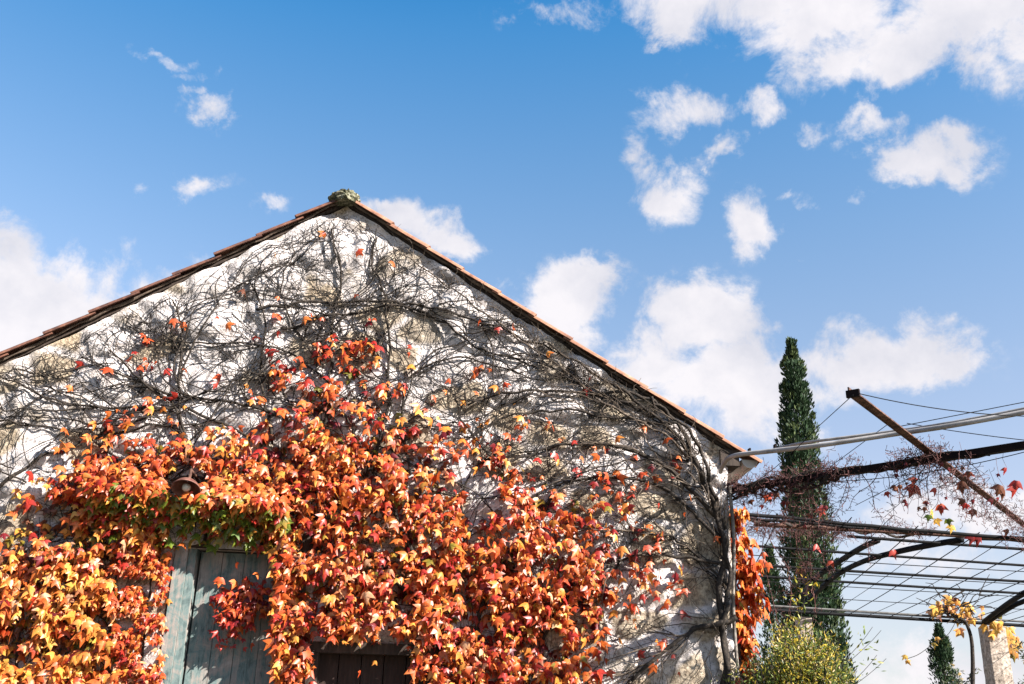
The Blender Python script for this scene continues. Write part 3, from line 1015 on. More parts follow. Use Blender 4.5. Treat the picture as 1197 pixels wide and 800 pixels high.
# wires between the far and the near pipe
Pf0, Pf1 = on(880, 712), on(1140, 728); ef = (Pf1 - Pf0) / np.linalg.norm(Pf1 - Pf0)
wd = on(1038, 647) - on(981, 692); wd = wd / np.linalg.norm(wd)
for k in range(30):
    s = -1.35 + .33 * k + random.uniform(-.03, .03)
    a = Pf0 + ef * s
    Lw = 6.6 + random.uniform(-.2, .4)
    if (a + wd * Lw)[0] < 1.9:
        Lw = max(1.5, 6.6 - 3.0)
    mb = MB(); sg = random.uniform(.0, .05)
    b_ = a + wd * Lw
    mb.tube([a + (b_ - a) * x - UPV * (sg * 4 * x * (1 - x) - .02) for x in np.linspace(0, 1, 9)], .0055 if k % 2 else .0036, 4)
    mb.build('wire', M['wire'], perg)
for k in range(5):   # thin lateral wires
    py = 645 + 15 * k
    p, q = extend(on(880, py + 3), on(1197, py + 20), .6, 3)
    bar(p, q, .0045, 'wire', 4, .03, 'wire')
# granite posts and the arched struts that spring from them
for (px, py, dx) in ((930, 718, 0), (1150, 729, 0)):
    top_ = on(px, py)
    mb = MB()
    nzp = 40
    for_w, for_d = (.145, .17) if px > 1000 else (.10, .12)
    vs = []
    for i in range(nzp + 1):
        z = (H - .05) * i / nzp
        for (sx, sy) in ((-1, -1), (0, -1), (1, -1), (1, 0), (1, 1), (0, 1), (-1, 1), (-1, 0)):
            j = .012 * (float(fbm(sx * 3 + z * 6, sy * 3 + z * 4 + px, 91, 3)) - .5) * 2
            k_ = 1.0 + .08 * (1 - i / nzp)
            rnd = .93 if sx and sy else 1
            vs.append(np.array([top_[0] + .11 + sx * for_w * k_ * rnd + j, top_[1] + sy * for_d * k_ * rnd + j, z]))
    fs = [(i * 8 + k, i * 8 + (k + 1) % 8, (i + 1) * 8 + (k + 1) % 8, (i + 1) * 8 + k) for i in range(nzp) for k in range(8)] + [tuple(nzp * 8 + k for k in range(8))]
    mb.add(vs, fs); mb.build('granite_post', M['granite'], perg, smooth=False)


def arch(pxs, rad):
    n = len(pxs)
    pts = []
    for i, p in enumerate(pxs):
        pts.append(on(*p, dz=.0))
    mb = MB(); mb.tube(spline(pts, 30), rad, 8); mb.build('strut', M['blacksteel'], perg)


arch([(932, 704), (954, 676), (981, 656.5), (1008, 640), (1026, 632)], .028)
arch([(938, 710), (972, 677), (1008, 657), (1050, 645), (1092, 636.5), (1125, 631)], .028)
arch([(1150, 727), (1175, 708), (1197, 694), (1230, 676)], .034)
arch([(1152, 729), (1180, 711), (1197, 703), (1260, 680)], .034)
# front beam carried by the barn corner, and the rusty angle bar crossing over it
beam_a, beam_b = on(846, 574), on(1197, 521)
p, q = extend(beam_a, beam_b, .05, 1.6)
db = (q - p) / np.linalg.norm(q - p); side_ = np.cross(db, UPV)
mb = MB(); mb.box((p + q) / 2, db * np.linalg.norm(q - p) / 2, side_ * .024, UPV * .022)
mb.box((p + q) / 2 + UPV * .022 - side_ * .05, db * np.linalg.norm(q - p) / 2, side_ * .022, UPV * .004)
mb.build('beam', M['darksteel'], perg, smooth=False)
mb = MB(); mb.box(np.array([q[0] - .06, q[1] + .02, H / 2 - .02]), np.array([.05, 0, 0]), np.array([0, .05, 0]), np.array([0, 0, H / 2 - .02])); mb.build('steel_post', M['darksteel'], perg, smooth=False)
p, q = on(998, 461, .06), on(1197, 613, .06)
p, q = extend(p, q, 0, 2.0)
dr_ = (q - p) / np.linalg.norm(q - p); sr_ = np.cross(dr_, UPV)
mb = MB(); Lb = np.linalg.norm(q - p) / 2
mb.box((p + q) / 2, dr_ * Lb, sr_ * .024, UPV * .004); mb.box((p + q) / 2 - sr_ * .027 + UPV * .020, dr_ * Lb, sr_ * .0035, UPV * .026)
mb.build('angle_bar', M['rust'], perg, smooth=False)
mb = MB(); mb.box(p - dr_ * .012, dr_ * .01, sr_ * .036, UPV * .02); mb.build('end_plate', M['darksteel'], perg, smooth=False)


# ------------------------------------------------------------------ aerial cables and guy wires
def hang(p, q, sag, n=24):
    return [p + (q - p) * x - UPV * (sag * 4 * x * (1 - x)) for x in np.linspace(0, 1, n)]


def ray_pts(pxs, y0, y1):
    n = len(pxs)
    return [at_y(px, py, y0 + (y1 - y0) * i / (n - 1)) for i, (px, py) in enumerate(pxs)]


cab = thing('aerial_conduit', 'pair of pale grey conduits sweeping from the barn eave to the upper right', 'conduit', at_y(858, 533, 7.1))
mb = MB(); pts = ray_pts([(842, 552), (846, 543), (858, 533), (906, 527), (960, 520.5), (1050, 507), (1110, 498), (1197, 482), (1300, 460), (1500, 410), (1900, 300)], 7.12, 5.0)
pp = spline(pts, 70); mb.tube(pp, .0165, 8); mb.build('conduit', M['cable'], cab)
mb = MB(); pts = ray_pts([(903, 526), (930, 519.5), (960, 515), (1050, 503.5), (1110, 494.5), (1197, 478), (1300, 456), (1500, 406), (1900, 297)], 6.98, 5.0)
mb.tube(spline(pts, 60), .0105, 7); mb.build('conduit', M['cable'], cab)
for (px, py) in ((906, 525), (876, 530)):
    mb = MB(); c_ = at_y(px, py - 1.5, 6.98); mb.box(c_, U * .006, N * .022, UPV * .024)
    mb.build('clip', M['darksteel'], cab, smooth=False)
GW = [((997, 462), 5.0, (952, 503), 6.0, .0, 'thin guy wire from the tip of the rusty bar down to the cypress'),
      ((1003, 460), 5.0, (1215, 487), 5.2, .03, 'thin wire sagging from the tip of the rusty bar towards the right edge'),
      ((1038, 496), 6.2, (970, 546), 7.0, .0, 'short thin wire below the conduits, left of the rusty bar'),
      ((1250, 460), 6.0, (1050, 499), 6.2, .0, 'thin wire dropping from the right edge to the conduits'),
      ((952, 503), 6.0, (885, 562), 7.0, .02, 'faint wire crossing in front of the cypress above the barn corner'),
      ((1000, 591), 8.3, (1100, 540), 6.6, .0, 'faint wire rising under the beam below the vine cluster'),
      ((975, 563), 7.0, (1215, 524), 5.9, .04, 'thin wire slung just below the dark front beam'),
      ((1060, 495), 6.2, (1230, 518), 6.0, .01, 'faint wire with a clip between the conduits and the beam')]
for a, ya, b_, yb, sg, lab in GW:
    mb = MB(); mb.tube(hang(at_y(*a, ya), at_y(*b_, yb), sg), .0028, 4)
    tag(mb.build('guy_wire', M['wire'], smooth=True), lab, 'wire', 'thin wires around the pergola')

# ------------------------------------------------------------------ vine on the pergola
pv = thing('pergola_vine', 'leafless purple vine tangled along the dark front beam with hanging fruit stalks', 'vine', on(870, 575))
beamp = lambda t: beam_a + (beam_b - beam_a) * t       # 0 at the corner, 1 at the frame edge
mb = MB()
for k in range(5):
    pts = []
    for i, t in enumerate(np.linspace(0, .46 if k < 3 else .9, 22)):
        p = beamp(t); a = i * .9 + k * 1.3
        s_ = .045 if t < .42 else .03
        pts.append(p + side_ * s_ * math.cos(a) + UPV * (s_ * math.sin(a) * 1.0 - .01 * k * (t < .4)))
    mb.tube(spline(pts, 80), .011 - .001 * k, 6)
mb.build('stem', M['bark'], pv)
dm = MB()   # dead stalk tangle
lv = MB()


def stalks(c, sx, sz, n, axis_=None, L=(.03, .085)):
    for k in range(n):
        b0 = np.array(c) + db * random.gauss(0, sx) + UPV * random.gauss(0, sz) + side_ * random.gauss(0, .05)
        v = np.array([random.gauss(0, 1), random.gauss(0, 1), random.gauss(.1, .8)]); v /= np.linalg.norm(v)
        Ln = random.uniform(*L); pts = [b0]
        for i in range(3):
            v = v + np.array([random.gauss(0, .75) for _ in range(3)]); v /= np.linalg.norm(v); pts.append(pts[-1] + v * Ln / 3)
        dm.tube(pts, [.0022, .0018, .0014, .0024], 3, cap=False)
        if random.random() < .6:   # side stalklet
            w = np.cross(v, np.array([random.gauss(0, 1) for _ in range(3)])); w /= np.linalg.norm(w) + 1e-6
            dm.tube([pts[1], pts[1] + w * Ln * .3, pts[1] + w * Ln * .45 + UPV * .008], [.0016, .0013, .0022], 3, cap=False)


def hanger(t, L, n=26, off=0., thick=.003):
    p = beamp(t) + side_ * random.uniform(-.06, .06)
    pts = [p]; v = -UPV.copy()
    for i in range(10):
        v = v + db * random.gauss(0, .25) + side_ * random.gauss(0, .25); v[2] = min(v[2], -.35); v /= np.linalg.norm(v)
        pts.append(pts[-1] + v * L / 10)
    dm.tube(spline(pts, 20), np.linspace(thick, .0014, 20), 4, cap=False)
    for k in range(n):
        q = pts[random.randint(1, 10)]
        w = np.array([random.gauss(0, 1), random.gauss(0, 1), random.gauss(-.2, .6)]); w /= np.linalg.norm(w)
        l_ = random.uniform(.025, .07)
        dm.tube([q, q + w * l_ * .6, q + w * l_ + UPV * random.uniform(-.01, .012)], [.0016, .0013, .0024], 3, cap=False)
    return pts


for t in np.linspace(0, .42, 30): stalks(beamp(t) + UPV * (.01 + .03 * math.sin(t * 40)), .05, .035, 26)
for t in np.linspace(.03, .33, 16): hanger(t + random.gauss(0, .01), random.uniform(.12, .36), 22)
for t in (.27, .29, .31, .33, .35): hanger(t, random.uniform(.30, .55), 46)
for t in np.linspace(.40, .50, 5): stalks(beamp(t) + UPV * .02, .03, .05, 26); hanger(t, random.uniform(.15, .4), 36)
for t in np.linspace(.63, .77, 9): stalks(beamp(t) + UPV * .03, .045, .045, 34)
for t in np.linspace(.56, .86, 15): hanger(t + random.gauss(0, .01), random.uniform(.15, .52), 26)
# along the rusty bar where it runs off to the right
for s_ in np.linspace(0, 1, 16):
    pp = on(1095 + 110 * s_, 548 + 66 * s_ + random.gauss(0, 6), .05)
    stalks(pp, .07, .06, 26)
    if random.random() < .8:
        pts = [pp]; v = -UPV.copy()
        for i in range(7):
            v = v + db * random.gauss(0, .3) + side_ * random.gauss(0, .3); v[2] = min(v[2], -.3); v /= np.linalg.norm(v); pts.append(pts[-1] + v * random.uniform(.02, .06))
        dm.tube(pts, np.linspace(.003, .0014, 8), 4, cap=False)
        for k in range(22):
            q = pts[random.randint(1, 7)]; stalks(q, .01, .01, 1, L=(.03, .06))
for (px, py, sz) in ((1070, 568, .085), (1052, 572, .05), (1101, 592, .075), (1126, 570, .07), (1175, 578, .08), (1141, 601, .06), (1144, 630, .10), (1195, 573, .08), (902, 588, .07), (896, 583, .06), (960, 598, .05), (1178, 628, .07), (870, 580, .05)):
    p = on(px, py - 5)
    c1, c2 = pick({'brown': 2, 'deep': 1.5, 'wine': 2, 'red': .8})
    for k in range(2):
        leaf(lv, p + np.array([random.gauss(0, .02) for _ in range(3)]), -UPV + U * random.gauss(0, .4), OUTV + U * random.gauss(.2, .6), sz * random.uniform(.8, 1.1), c1, c2, .8, .5)
for k in range(46):
    t = random.choice((random.uniform(.02, .36), random.uniform(.55, .95)))
    p = beamp(t) - UPV * random.uniform(.02, .32) + side_ * random.gauss(0, .05)
    c1, c2 = pick({'brown': 2, 'wine': 3, 'red': 1})
    leaf(lv, p, -UPV + U * random.gauss(0, .5), OUTV + U * random.gauss(0, .8), random.uniform(.022, .05), c1, c2, .9, .7)
    dm.tube([p, p + UPV * .06 + db * random.gauss(0, .02), p + UPV * random.uniform(.1, .2)], .0013, 3, cap=False)
dm.build('fruit_stalks', M['stalk'], pv); lv.build('foliage', M['leaf'], pv)

# second tangle along the near pergola pipes
pv2 = thing('pergola_vine', 'reddish dead vine stalks matted along the pergola pipes in front of the tall cypress', 'vine', on(890, 612))
dm = MB(); lv = MB(); mb = MB()
mb.tube(spline([on(868 + 20 * i, 606 + 2.1 * i + (3 if i % 2 else -2)) for i in range(11)], 60), .012, 6); mb.build('stem', M['bark'], pv2)
for k in range(46):
    px = random.uniform(872, 1080); dn_ = 1 if px < 1010 else .5
    py = 604 + (px - 872) * .075 + abs(random.gauss(0, 11)) * (1 if px < 1000 else .6)
    stalks(on(px, py), .05, .03, int(22 * dn_), L=(.04, .10))
for px, L in ((895, .8), (898, .9), (930, .5), (945, .7), (962, .4), (950, .75), (935, .55), (1010, .25)):
    p = on(px, 620); pts = [p]; v = -UPV.copy()
    for i in range(9):
        v = v + db * random.gauss(0, .2); v[2] = min(v[2], -.4); v /= np.linalg.norm(v); pts.append(pts[-1] + v * L / 9)
    dm.tube(pts, np.linspace(.004, .002, 10), 4, cap=False)
    for k in range(40):
        q = pts[random.randint(1, 9)]; stalks(q, .012, .02, 1, L=(.03, .07))
for (px, py) in ((955, 640), (973, 659), (893, 650), (890, 658), (898, 662), (961, 598), (935, 668), (1044, 647)):
    c1, c2 = pick({'red': 2, 'deep': 3, 'brown': 1})
    leaf(lv, on(px, py - 4), -UPV + U * random.gauss(0, .3), OUTV + U * random.gauss(.2, .4), random.uniform(.06, .10), c1, c2)

yl = [on(1096, 588), on(1090, 596), on(1086, 602), on(1094, 607), on(1107, 607), on(1113, 614)]
dm.tube(spline([on(1100, 560), on(1097, 575)] + yl, 30), .0022, 3)
for p in yl[1:]:
    c1, c2 = pick({'yellow': 3, 'green': 1.2, 'olive': 1})
    leaf(lv, p, -UPV + U * random.gauss(0, .6), OUTV + U * random.gauss(0, .9), random.uniform(.045, .07), c1, c2)
dm.build('fruit_stalks', M['stalk'], pv2); lv.build('foliage', M['leaf'], pv2)

# ------------------------------------------------------------------ cypresses
def cypress(px, py, y, width, label, nspray, prof=None, size=.13, seed=1):
    topp = at_y(px, py, y); hgt = float(topp[2]) - .10
    root = thing('cypress_tree', label, 'cypress', (topp[0], topp[1], 0), 'cypresses beyond the pergola')
    cx, cy = topp[0], topp[1]
    mb = MB(); mb.tube([(cx, cy, z) for z in np.linspace(0, hgt * .93, 14)], np.linspace(width * .10, .012, 14), 8); mb.build('trunk', M['treebark'], root)
    mb = MB()
    def rad(t):   # t from the top, 0..1
        return width / 2 * min(1, (t * 1.3) ** .52) * min(1, .25 + t / .09) * (1 - max(0, t - .8) * 1.2) if t < .98 else 0.05
    # upright flame-like tufts, each a plume of short sprays
    nfl = int(nspray / 46)
    for f_ in range(nfl):
        t = random.random() ** .70 if f_ > 60 else random.random() * .22
        z = hgt * (1 - t * .97)
        a = random.uniform(0, 2 * PI)
        R_ = rad(t) * (.80 + .26 * float(vnoise(a * 2.2 + seed, z * .8, 60 + seed)))
        inner = f_ % 5 == 0
        R_ *= random.uniform(.35, .7) if inner else random.uniform(.80, 1.08)
        o = np.array([math.cos(a), math.sin(a), 0.0])
        FL = random.uniform(.30, .75) * (.5 + .5 * min(1, t * 3)) * size / .15; FR = FL * random.uniform(.16, .25)
        ax = UPV + o * random.uniform(.05, .32) + np.array([random.gauss(0, .07), random.gauss(0, .07), 0]); ax /= np.linalg.norm(ax)
        c_0 = np.array([cx, cy, z - FL * .5]) + o * max(0, R_ - FR * .6)
        g = random.uniform(.75, 1.25)
        warm = random.random() < .28
        for k in range(46):
            h = random.random() ** .8
            aa = random.uniform(0, 2 * PI); ro = FR * math.sin(PI * min(1, h * .85 + .12)) * random.uniform(.5, 1.1)
            d_ = np.array([math.cos(aa), math.sin(aa), 0])
            base = c_0 + ax * FL * h + d_ * ro
            v = ax * random.uniform(.7, 1.3) + d_ * random.uniform(.15, .8); v /= np.linalg.norm(v)
            s = np.cross(v, d_ + np.array([random.gauss(0, .7), random.gauss(0, .7), random.gauss(0, .5)])); s /= np.linalg.norm(s) + 1e-6
            L = size * random.uniform(.35, .85); w = L * random.uniform(.13, .24)
            j_ = g * random.uniform(.8, 1.2)
            c_ = (.050 * j_, .070 * j_, .022 * j_) if warm else (.018 * j_, .038 * j_, .015 * j_)
            mb.add([base, base + v * L * .5 + s * w, base + v * L, base + v * L * .45 - s * w], [(0, 1, 2, 3)], c_)
    mb.build('crown', M['needle'], root)


cypress(924, 397, 20.0, 1.27, 'tallest dark cypress rising behind the pergola above the conduits', 48000, size=.15, seed=1)
cypress(898, 638, 26.0, .85, 'small narrow cypress left of the tall one, half hidden by orange leaves', 13000, size=.15, seed=2)
cypress(1097, 730, 27.0, .85, 'small pointed cypress standing left of the right granite post', 13000, size=.15, seed=3)

# ------------------------------------------------------------------ yellow green shrub at the corner
sc0 = at_y(922, 800, 7.05)
shrub = thing('yellow_shrub', 'bushy shrub with small yellow and green leaves at the foot of the barn corner', 'shrub', (sc0[0], sc0[1], 0))
mbs = MB(); mbl = MB()
SL = np.array([(0, .5), (0, 0), (-.17, .35), (-.15, .65), (0, 1.05), (.15, .65), (.17, .35)]); SF = [(0, i, i + 1 if i < 6 else 1) for i in range(1, 7)]
SP = {'y': ((.50, .37, .035), (.44, .29, .03)), 'yg': ((.27, .27, .03), (.35, .29, .03)), 'g': ((.11, .16, .025), (.17, .2, .03)), 'd': ((.055, .085, .02), (.08, .11, .02)), 't': ((.50, .38, .20), (.42, .30, .16))}


def cane(tipx, tipz, tipy, r0=.008, dense=46, ls=.038, bias=None):
    b0 = np.array([sc0[0] + random.gauss(0, .10), sc0[1] + random.gauss(0, .08), 0])
    tp = np.array([tipx, tipy, tipz])
    mid_ = (b0 + tp) / 2 + np.array([(b0[0] - tp[0]) * .35, (b0[1] - tp[1]) * .35, tipz * .18])
    pts = spline([b0, mid_, tp], 24)
    mbs.tube(pts, np.linspace(r0, .0015, 24), 4, cap=False)
    for k in range(dense):
        t = random.uniform(.42, 1) ** .8
        q = pts[min(23, int(t * 23))] + np.array([random.gauss(0, .035), random.gauss(0, .035), random.gauss(0, .03)])
        d = pts[min(23, int(t * 23) + 1 if t < .95 else 23)] - pts[max(0, int(t * 23) - 1)]
        d = d / (np.linalg.norm(d) + 1e-6)
        v = d * .6 + np.array([random.gauss(0, .6), random.gauss(0, .6), random.gauss(0, .5)])
        nn = np.array([random.gauss(.2, .6), random.gauss(-.4, .6), random.uniform(.2, 1.1)])
        wts = bias or {'y': 2.4, 'yg': 3, 'g': 2.4, 'd': 1.2, 't': .5}
        ks = list(wts); x = random.random() * sum(wts.values())
        for key in ks:
            x -= wts[key]
            if x <= 0: break
        c1, c2 = SP[key]; j = random.uniform(.8, 1.2)
        leaf(mbl, q, v, nn, ls * random.uniform(.7, 1.3), tuple(.75 * c * j for c in c1), tuple(c * j for c in c2), .35, .3, SL, SF)


def top_at(px):   # outline of the bush
    xs = [842, 862, 880, 892, 905, 916, 930, 945, 960, 975, 990, 1005]; ys = [782, 784, 770, 764, 742, 722, 742, 728, 750, 740, 770, 790]
    return float(np.interp(px, xs, ys))


for k in range(330):
    px = random.uniform(846, 1002); py = top_at(px) + max(-4, random.gauss(28, 26))
    y = 7.0 + random.uniform(-.30, .34)
    p = at_y(px, py, y)
    right = px > 950
    cane(p[0], p[2], p[1], random.uniform(.003, .006), 84, .029, {'y': 3.2, 'yg': 3, 'g': 2.2, 'd': 1.4, 't': .6} if px > 905 and random.random() < .75 else {'y': .7, 'yg': 1.8, 'g': 3, 'd': 3.2, 't': 1.2})
for (px, py) in ((1030, 737), (1020, 733), (1036, 770), (1025, 766), (1020, 800), (1034, 806)):
    p = at_y(px, py, 7.05); cane(p[0], p[2], p[1], .004, 34, .040, {'g': 3, 'yg': 1.6, 'd': 1.6})
for (px, py) in ((931, 690), (936, 655), (945, 672), (928, 715)):   # climbing shoots
    p = at_y(px, py, 7.2); cane(p[0], p[2], p[1], .004, 34, .042, {'yg': 3, 'y': 2, 'g': 2})
mbs.build('branches', M['twig'], shrub); mbl.build('foliage', M['shrubleaf'], shrub)

# ------------------------------------------------------------------ vine on the right post and sparse young tree behind it
pvine = thing('post_vine', 'thin vine with yellow leaves climbing beside the right granite post', 'vine', (on(1137, 728)[0], 15.4, 0))
mb = MB(); pts = [at_y(px, py, 15.4) for (px, py) in ((1136, 880), (1137, 800), (1137, 770), (1135, 745), (1128, 727), (1118, 722), (1108, 712), (1112, 700), (1128, 690))]
mb.tube(spline(pts, 50), np.linspace(.034, .012, 50), 6)
for k in range(34):
    b0 = at_y(random.uniform(1096, 1145), random.uniform(690, 728), 15.4); v = np.array([random.gauss(0, 1), random.gauss(0, .5), random.gauss(.1, .7)]); v /= np.linalg.norm(v)
    L = random.uniform(.15, .45); mb.tube([b0, b0 + v * L * .5 + UPV * random.gauss(0, .04), b0 + v * L + UPV * random.gauss(0, .06)], [.009, .007, .004], 4, cap=False)
mb.tube(spline([at_y(*q, 15.4) for q in ((1120, 722), (1108, 742), (1092, 752), (1074, 765), (1058, 771))], 24), .0045, 4)
mb.build('stem', M['bark'], pvine)
lv = MB()
for k in range(70):
    px, py = (random.gauss(1124, 15), random.gauss(712, 9)) if k < 40 else ((random.gauss(1100, 7), random.gauss(705, 6)) if k < 54 else (random.gauss(1162, 4), random.gauss(730, 4)))
    p = at_y(px, py, 15.4 + random.gauss(0, .15))
    c1, c2 = pick({'yellow': 4, 'gold': 1, 'brown': .8, 'pale': 2})
    leaf(lv, p, -UPV + U * random.gauss(0, .6), OUTV + U * random.gauss(0, .9) + UPV * random.gauss(0, .6), random.uniform(.07, .135), c1, c2)
for (px, py) in ((1060, 772), (1059, 766), (1090, 752), (1095, 745)):
    p = at_y(px, py, 12.0 if py < 650 else 15.4); c1, c2 = pick({'yellow': 3, 'green': 1.4, 'olive': 1})
    leaf(lv, p, -UPV + U * random.gauss(0, .6), OUTV + U * random.gauss(0, .8), .075 if py < 650 else .09, c1, c2)
lv.build('foliage', M['leaf'], pvine)

yt = thing('young_tree', 'sparse leggy young tree with grey green leaves at the right edge', 'tree', (at_y(1195, 900, 17.5)[0], 17.5, 0))
mbt = MB(); lv = MB()
b0 = np.array(yt.location)


def branch(p, v, L, r, lev):
    pts = [p]; n = 7
    for i in range(n):
        v = v + np.array([random.gauss(0, .16), random.gauss(0, .16), random.gauss(.05, .1)]); v /= np.linalg.norm(v)
        pts.append(pts[-1] + v * L / n)
    mbt.tube(pts, np.linspace(r, r * .45, n + 1), 5, cap=False)
    if lev < 3:
        for k in range(4 if lev else 7):
            i = random.randint(2, n); w = v + np.array([random.gauss(0, .7), random.gauss(0, .7), random.gauss(0, .4)]); branch(pts[i], w / np.linalg.norm(w), L * random.uniform(.35, .6), r * .5, lev + 1)
    if lev >= 1:
        for k in range(6 if lev < 3 else 7):
            q = pts[random.randint(2, n)] + np.array([random.gauss(0, .03) for _ in range(3)])
            j = random.uniform(.8, 1.3)
            c_ = (.07 * j, .075 * j, .045 * j) if random.random() < .8 else (.30 * j, .20 * j, .06 * j)
            leaf(lv, q, np.array([random.gauss(0, 1), random.gauss(0, 1), random.gauss(-.3, .6)]), np.array([random.gauss(0, .5), -.5, .6]), random.uniform(.06, .10), c_, c_, .3, .2, SL, SF)


branch(b0, np.array([-.02, 0, 1.0]), 2.35, .035, 0)
branch(b0 + np.array([.25, .1, 0]), np.array([.08, 0, 1.0]), 2.5, .03, 0)
branch(b0 + np.array([-.35, .1, 0]), np.array([-.08, 0, 1.0]), 1.9, .025, 0)
for k in range(60):
    px = 1172 + random.gauss(0, 5) + max(0, k - 30) * .5; py = 728 + k * .5 + random.gauss(0, 5)
    c1, c2 = pick({'yellow': 3, 'olive': 1.5, 'gold': 1, 'brown': .6})
    leaf(lv, at_y(px, py, 17.3), -UPV + U * random.gauss(0, .6), OUTV, random.uniform(.10, .16), c1, c2)
mbt.build('trunk', M['treebark'], yt); lv.build('crown', M['shrubleaf'], yt)

# ------------------------------------------------------------------ camera
cd = bpy.data.cameras.new('camera'); cam = bpy.data.objects.new('camera', cd); col.objects.link(cam)
cd.sensor_fit = 'HORIZONTAL'; cd.sensor_width = 36; cd.lens = 36 * F / 1197; cd.clip_end = 3000; cd.clip_start = .05
Rm = Matrix([list(map(float, ROT[i])) for i in range(3)]).to_4x4()
Rm.translation = Vector(tuple(CAM)); cam.matrix_world = Rm
scene.camera = cam

# ------------------------------------------------------------------ sun and sky
S = U * .80 + UPV * .60 + OUTV * .56
S = S / np.linalg.norm(S)
elev = math.asin(S[2]); azim = math.atan2(S[0], S[1])
sl = bpy.data.lights.new('sun', 'SUN'); sl.energy = 5.0; sl.angle = math.radians(.5); sl.color = (1, .94, .86)
so = bpy.data.objects.new('sun', sl); col.objects.link(so)
so.rotation_euler = Vector(tuple(-S)).to_track_quat('-Z', 'Y').to_euler(); so.location = tuple(S * 50)

wld = bpy.data.worlds.new('World'); scene.world = wld; wld.use_nodes = True
nt = wld.node_tree; nt.nodes.clear()
wo = nt.nodes.new('ShaderNodeOutputWorld'); bg = nt.nodes.new('ShaderNodeBackground'); bg.inputs[1].default_value = .055
sky = nt.nodes.new('ShaderNodeTexSky'); sky.sky_type = 'NISHITA'; sky.sun_disc = False
sky.sun_elevation = elev; sky.sun_rotation = azim; sky.air_density = 1.0; sky.dust_density = .6; sky.ozone_density = 2.0; sky.altitude = 300
tc = nt.nodes.new('ShaderNodeTexCoord'); dirv = tc.outputs['Generated']
warp = noise(nt, dirv, 9, 7, .62)
wsub = nd(nt, 'ShaderNodeVectorMath', operation='SUBTRACT'); nt.links.new(warp.outputs['Color'], wsub.inputs[0]); wsub.inputs[1].default_value = (.5, .5, .5)
wsc = nd(nt, 'ShaderNodeVectorMath', operation='SCALE'); wsc.inputs['Scale'].default_value = .115; nt.links.new(wsub.outputs[0], wsc.inputs[0])
wad = nd(nt, 'ShaderNodeVectorMath', operation='ADD'); nt.links.new(dirv, wad.inputs[0]); nt.links.new(wsc.outputs[0], wad.inputs[1])
CLOUDS = [(850, 5, 125, 55, 1), (960, 30, 130, 65, 1), (1055, 70, 55, 50, .95), (1150, 15, 130, 75, 1), (785, 30, 55, 42, .9), (1000, 60, 70, 60, .9), (775, 60, 16, 12, .7),
          (800, 130, 70, 26, .62), (885, 130, 32, 26, .8), (768, 215, 60, 46, .9), (740, 195, 32, 40, .7), (850, 170, 20, 18, .6), (885, 258, 38, 44, .9), (955, 226, 30, 12, .55),
          (1032, 158, 40, 26, .85), (1088, 182, 50, 34, .9), (955, 152, 26, 20, .5), (1022, 218, 14, 12, .45), (922, 300, 14, 10, .42),
          (662, 356, 66, 50, 1), (690, 330, 30, 22, .8), (818, 385, 70, 52, 1), (770, 425, 75, 44, .95), (850, 455, 100, 62, 1), (890, 490, 90, 50, .9), (950, 478, 50, 34, .6), (895, 382, 18, 12, .5),
          (1046, 412, 84, 52, 1.2), (1108, 420, 38, 34, 1.1), (985, 430, 60, 40, .8), (490, 262, 66, 40, .9), (535, 285, 50, 24, .7), (505, 238, 30, 14, .5), (450, 245, 30, 20, .8), (600, 350, 50, 30, .5),
          (0, 380, 215, 95, 1.5), (-50, 335, 130, 80, 1.2), (140, 388, 150, 46, 1.0), (230, 345, 120, 40, .6),
          (200, 68, 40, 13, .5), (225, 82, 30, 10, .42), (247, 132, 30, 24, .68), (228, 112, 16, 18, .55), (228, 236, 40, 20, .54), (168, 224, 18, 16, .42), (310, 250, 26, 12, .36), (650, 18, 70, 26, .6), (692, 24, 34, 28, .6),
          (1150, 600, 130, 30, .7), (960, 640, 110, 34, .6), (1080, 655, 170, 40, .45), (1050, 775, 130, 36, .6), (1170, 770, 70, 30, .45), (960, 690, 120, 40, .4)]
acc = None
pxs = 1.0 / F
for (px, py, rx, ry, wgt) in CLOUDS:
    d = ray(px, py); d = d / np.linalg.norm(d)
    right = ROT @ np.array([1.0, 0, 0]); right = right - d * right.dot(d); right /= np.linalg.norm(right)
    upv = np.cross(right, d)
    # mapping of type TEXTURE: inverse of (scale, rotate, translate): local frame right / up / d
    mp = nt.nodes.new('ShaderNodeMapping'); mp.vector_type = 'TEXTURE'
    mp.inputs['Location'].default_value = tuple(d)
    mp.inputs['Rotation'].default_value = Matrix((right, upv, -d)).transposed().to_euler()
    k_ = pxs * (d @ (ROT @ np.array([0, 0, -1.0])))
    mp.inputs['Scale'].default_value = (rx * 1.42 * k_, ry * 1.42 * k_, .5)
    nt.links.new(wad.outputs[0], mp.inputs['Vector'])
    ln = nd(nt, 'ShaderNodeVectorMath', operation='LENGTH'); nt.links.new(mp.outputs[0], ln.inputs[0])
    mr = nd(nt, 'ShaderNodeMapRange', interpolation_type='SMOOTHSTEP'); mr.inputs[1].default_value = 1.15; mr.inputs[2].default_value = .05; mr.inputs[3].default_value = 0; mr.inputs[4].default_value = wgt
    nt.links.new(ln.outputs['Value'], mr.inputs[0])
    if acc is None: acc = mr.outputs[0]
    else:
        mx = nd(nt, 'ShaderNodeMath', operation='MAXIMUM')
        nt.links.new(acc, mx.inputs[0]); nt.links.new(mr.outputs[0], mx.inputs[1]); acc = mx.outputs[0]
cn = noise(nt, dirv, 15, 12, .66, .3)
m1 = nd(nt, 'ShaderNodeMath', operation='MULTIPLY_ADD'); m1.inputs[1].default_value = 2.3; m1.inputs[2].default_value = -1.17; nt.links.new(cn.outputs[0], m1.inputs[0])
